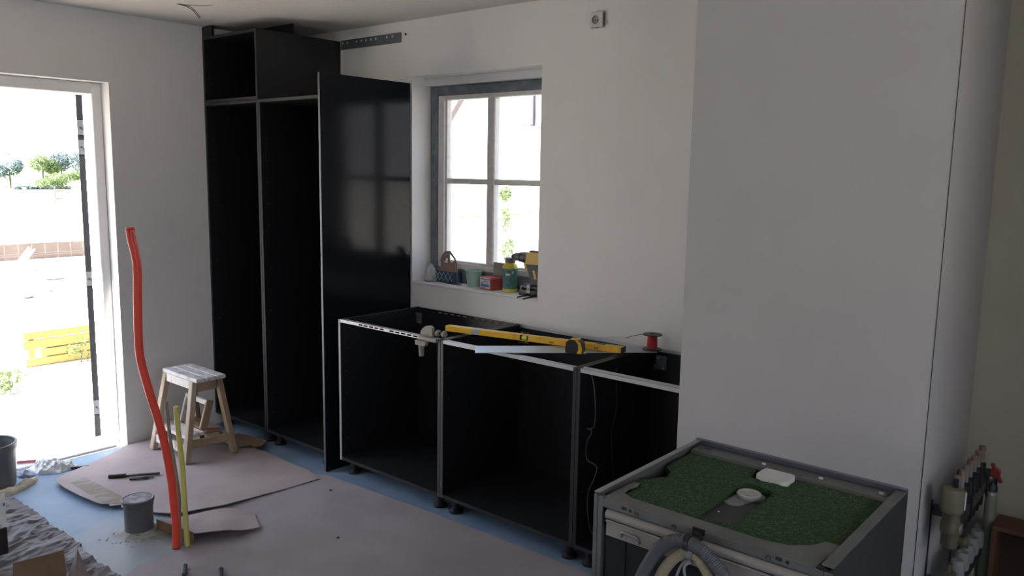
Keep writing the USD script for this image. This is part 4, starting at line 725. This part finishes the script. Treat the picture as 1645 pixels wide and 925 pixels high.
tree('pale_tree', 'pale yellow-green rounded tree in the middle of the far tree line', -62, 20.9, [(0, 0, 1.7, (.6, 1.0, .65)), (0, .7, 1.4, (.5, .6, .5))], 1500, .10, 22, leafm)
tree('round_tree', 'tall dense bluish tree in the far tree line beside the door leaf', -63, 22.6, [(0, 0, 1.85, (.6, .8, .75)), (0, -.7, 1.5, (.5, .6, .6))], 1700, .10, 23, leafb)
tree('dense_tree', 'dense blue-green tree partly behind the dark door leaf', -62, 23.7, [(0, 0, 1.9, (.6, .9, .8)), (0, .8, 1.6, (.5, .6, .7))], 1500, .10, 24, leafb)
tree('low_bush', 'low yellow-green bush in front of the far trees', -56, 18.95, [(0, 0, .40, (.4, .9, .32)), (0, .8, .50, (.4, .6, .40))], 900, .08, 25, leafm, kind_cat='bush', trunk=.04)
tree('spreading_bush', 'wide pale bush below the round far trees', -58, 20.7, [(0, 0, .75, (.4, 1.2, .35)), (0, 1.2, .9, (.4, .7, .35))], 900, .09, 26, leafm, kind_cat='bush', trunk=.04)
single('low_hedge', leaves([((-57, y, .03), (.25, .25, .13)) for y in np.arange(17.4, 20.8, .25)], 1500, .08, 27), leafb, 'low dark hedge line along the far edge of the field', 'hedge', kind='stuff')
t = Thing('lamp_post', 'thin pale lamp post rising above the bluish far tree', 'lamp post', (-60.5, 17.95, GZ)); t.part('post', tube([(-60.5, 17.95, GZ), (-60.5, 17.95, 1.2), (-60.5, 17.95, 2.35)], .04, 8), M('pole_grey', (.30, .29, .28), .7)); t.part('arm', beam((-60.5, 17.95, 2.3), (-60.5, 18.35, 2.36), .06, .06), '/World/Looks/pole_grey')
t = Thing('field_post', 'white fence post in the pale field', 'post', (-35, 10.3, GZ)); t.part('shaft', bx(-35.05, -34.95, 10.24, 10.36, GZ, .6, .01), white_p); t.part('cap', bx(-35.07, -34.93, 10.22, 10.38, .6, .66, .02), white_p)
for i, (z0_, z1_, l) in enumerate(((.44, .58, 'upper grey board on the field fence stake'), (.08, .17, 'lower grey board on the field fence stake'))): single('field_board', bx(-35, -34.96, 11.56, 11.9, z0_, z1_, .004), M('weathered_board', (.30, .27, .26), .8) if i == 0 else '/World/Looks/weathered_board', l, 'board')
single('field_stake', bx(-35.04, -35.0, 11.54, 11.60, GZ, .7, .005), '/World/Looks/weathered_board', 'thin weathered stake carrying two boards in the pale field', 'stake')
bank = fine(bx(-14.5, -12.0, -4, 9, GZ, .17), .25); v_ = bank.vertices.copy(); k_ = v_[:, 2] > 0; v_[k_, 2] += .10 * (meshkit.fbm(v_[k_] * 1.3, 3, 6) - .4); v_[:, 0] += .10 * (meshkit.fbm(v_ * 2, 2, 9) - .5) * k_
single('earth_bank', trimesh.Trimesh(v_, bank.faces, process=False), earth, 'low bank of bare brown earth across the yard', 'earth bank', 40)
t = Thing('mesh_fence', 'low wire mesh fence in front of the brown earth bank', 'fence', (-11.85, 2.5, GZ)); wm = M('fence_wire', (.28, .25, .22), .6, .2)
for y in np.arange(-1.0, 6.0, .23): t.part('upright_wire', bx(-11.855, -11.845, y - .006, y + .006, GZ, .25), wm)
for z in (-.02, .02, .24): t.part('cross_wire', bx(-11.86, -11.85, -1, 6, z - .005, z + .005), wm)
t = Thing('leaning_board', 'white board leaning against the wire mesh fence', 'board', (-11.6, 2.3, GZ)); t.part('face_board', beam((-11.40, 2.06, GZ), (-11.80, 2.40, .12), .09, .025, up=(1, 0, 0)), white_p); t.part('side_batten', beam((-11.43, 2.17, GZ), (-11.82, 2.48, .10), .03, .03, up=(1, 0, 0)), white_p)
single('stone_slab', bx(-9.0, -8.7, 1.52, 1.80, GZ, GZ + .05, .012), M('slab_grey', (.30, .29, .28), .85), 'grey stone slab lying on the sunlit yard', 'slab')
for i, (x, y, s, l) in enumerate(((-7.1, .72, .06, 'flat grey stone nearest the doorway on the yard'), (-7.5, 1.14, .035, 'small dark stone right of the flat grey stone on the yard'), (-10.2, 1.93, .05, 'small dark stone in front of the leaning white board'), (-16.0, 2.7, .06, 'dark stone on the yard behind the earth bank'))):
    r_ = np.random.default_rng(40 + i); P_ = r_.normal(size=(24, 3)); P_ /= np.linalg.norm(P_, axis=1, keepdims=True); P_ = P_ * (s, s * 1.3, s * .45) + (x, y, GZ + s * .4); P_[:, 2] = np.maximum(P_[:, 2], GZ)
    single('stone', trimesh.convex.convex_hull(P_), '/World/Looks/slab_grey', l, 'stone')
tree('yard_plant', 'small green leafy plant on the yard left of the raised bed', -2.29, -1.09, [(0, 0, 0.0, (.12, .12, .07)), (.15, -.1, -.03, (.1, .1, .05))], 160, .022, 31, leafm, kind_cat='plant', trunk=.006)
tree('bed_weeds', 'yellow-green weeds growing in front of the raised timber bed', -2.84, -.32, [(0, 0, .02, (.06, .14, .12)), (0, .25, -.02, (.06, .14, .08))], 160, .02, 32, leafm, kind_cat='weeds', trunk=.005)
tree('slender_shrub', 'slender pale shrub seen through the lower right window pane', -5.75, 9.0, [(0, 0, 1.25, (.12, .12, .16)), (0, 0, .75, (.13, .13, .25)), (.05, 0, .2, (.14, .14, .28))], 500, .035, 33, leafm, kind_cat='shrub', trunk=.007)
t = Thing('canopy_frame', 'timber canopy frame outside the window with diagonal brace and hanging boards', 'canopy', (.9, 1.2, GZ)); cw = M('canopy_timber', (.40, .33, .30), .8); cbl = M('canopy_blue_board', (.34, .36, .42), .7); cpk = M('canopy_pink_board', (.55, .42, .43), .8)
t.part('post', bx(.08, .20, 1.14, 1.26, GZ, 2.62, .006), cw); t.part('brace', beam((.19, 1.2, 1.88), (.66, 1.2, 2.44), .06, .05, c=.004), cw); t.part('beam', bx(.02, 2.2, 1.13, 1.27, 2.44, 2.62, .006), cw)
t.part('hanging_board', bx(1.105, 1.195, 1.19, 1.23, 2.02, 2.44, .004), cbl, label='blue-grey hanging board'); t.part('dark_batten', bx(1.196, 1.222, 1.18, 1.22, 2.015, 2.44, .002), M('canopy_dark', (.10, .10, .12), .7)); t.part('pink_board', bx(1.224, 1.42, 1.20, 1.23, 2.0, 2.44, .004), cpk, label='pinkish hanging board')
t.part('post', bx(2.06, 2.18, 1.14, 1.26, GZ, 2.44, .006), cw)
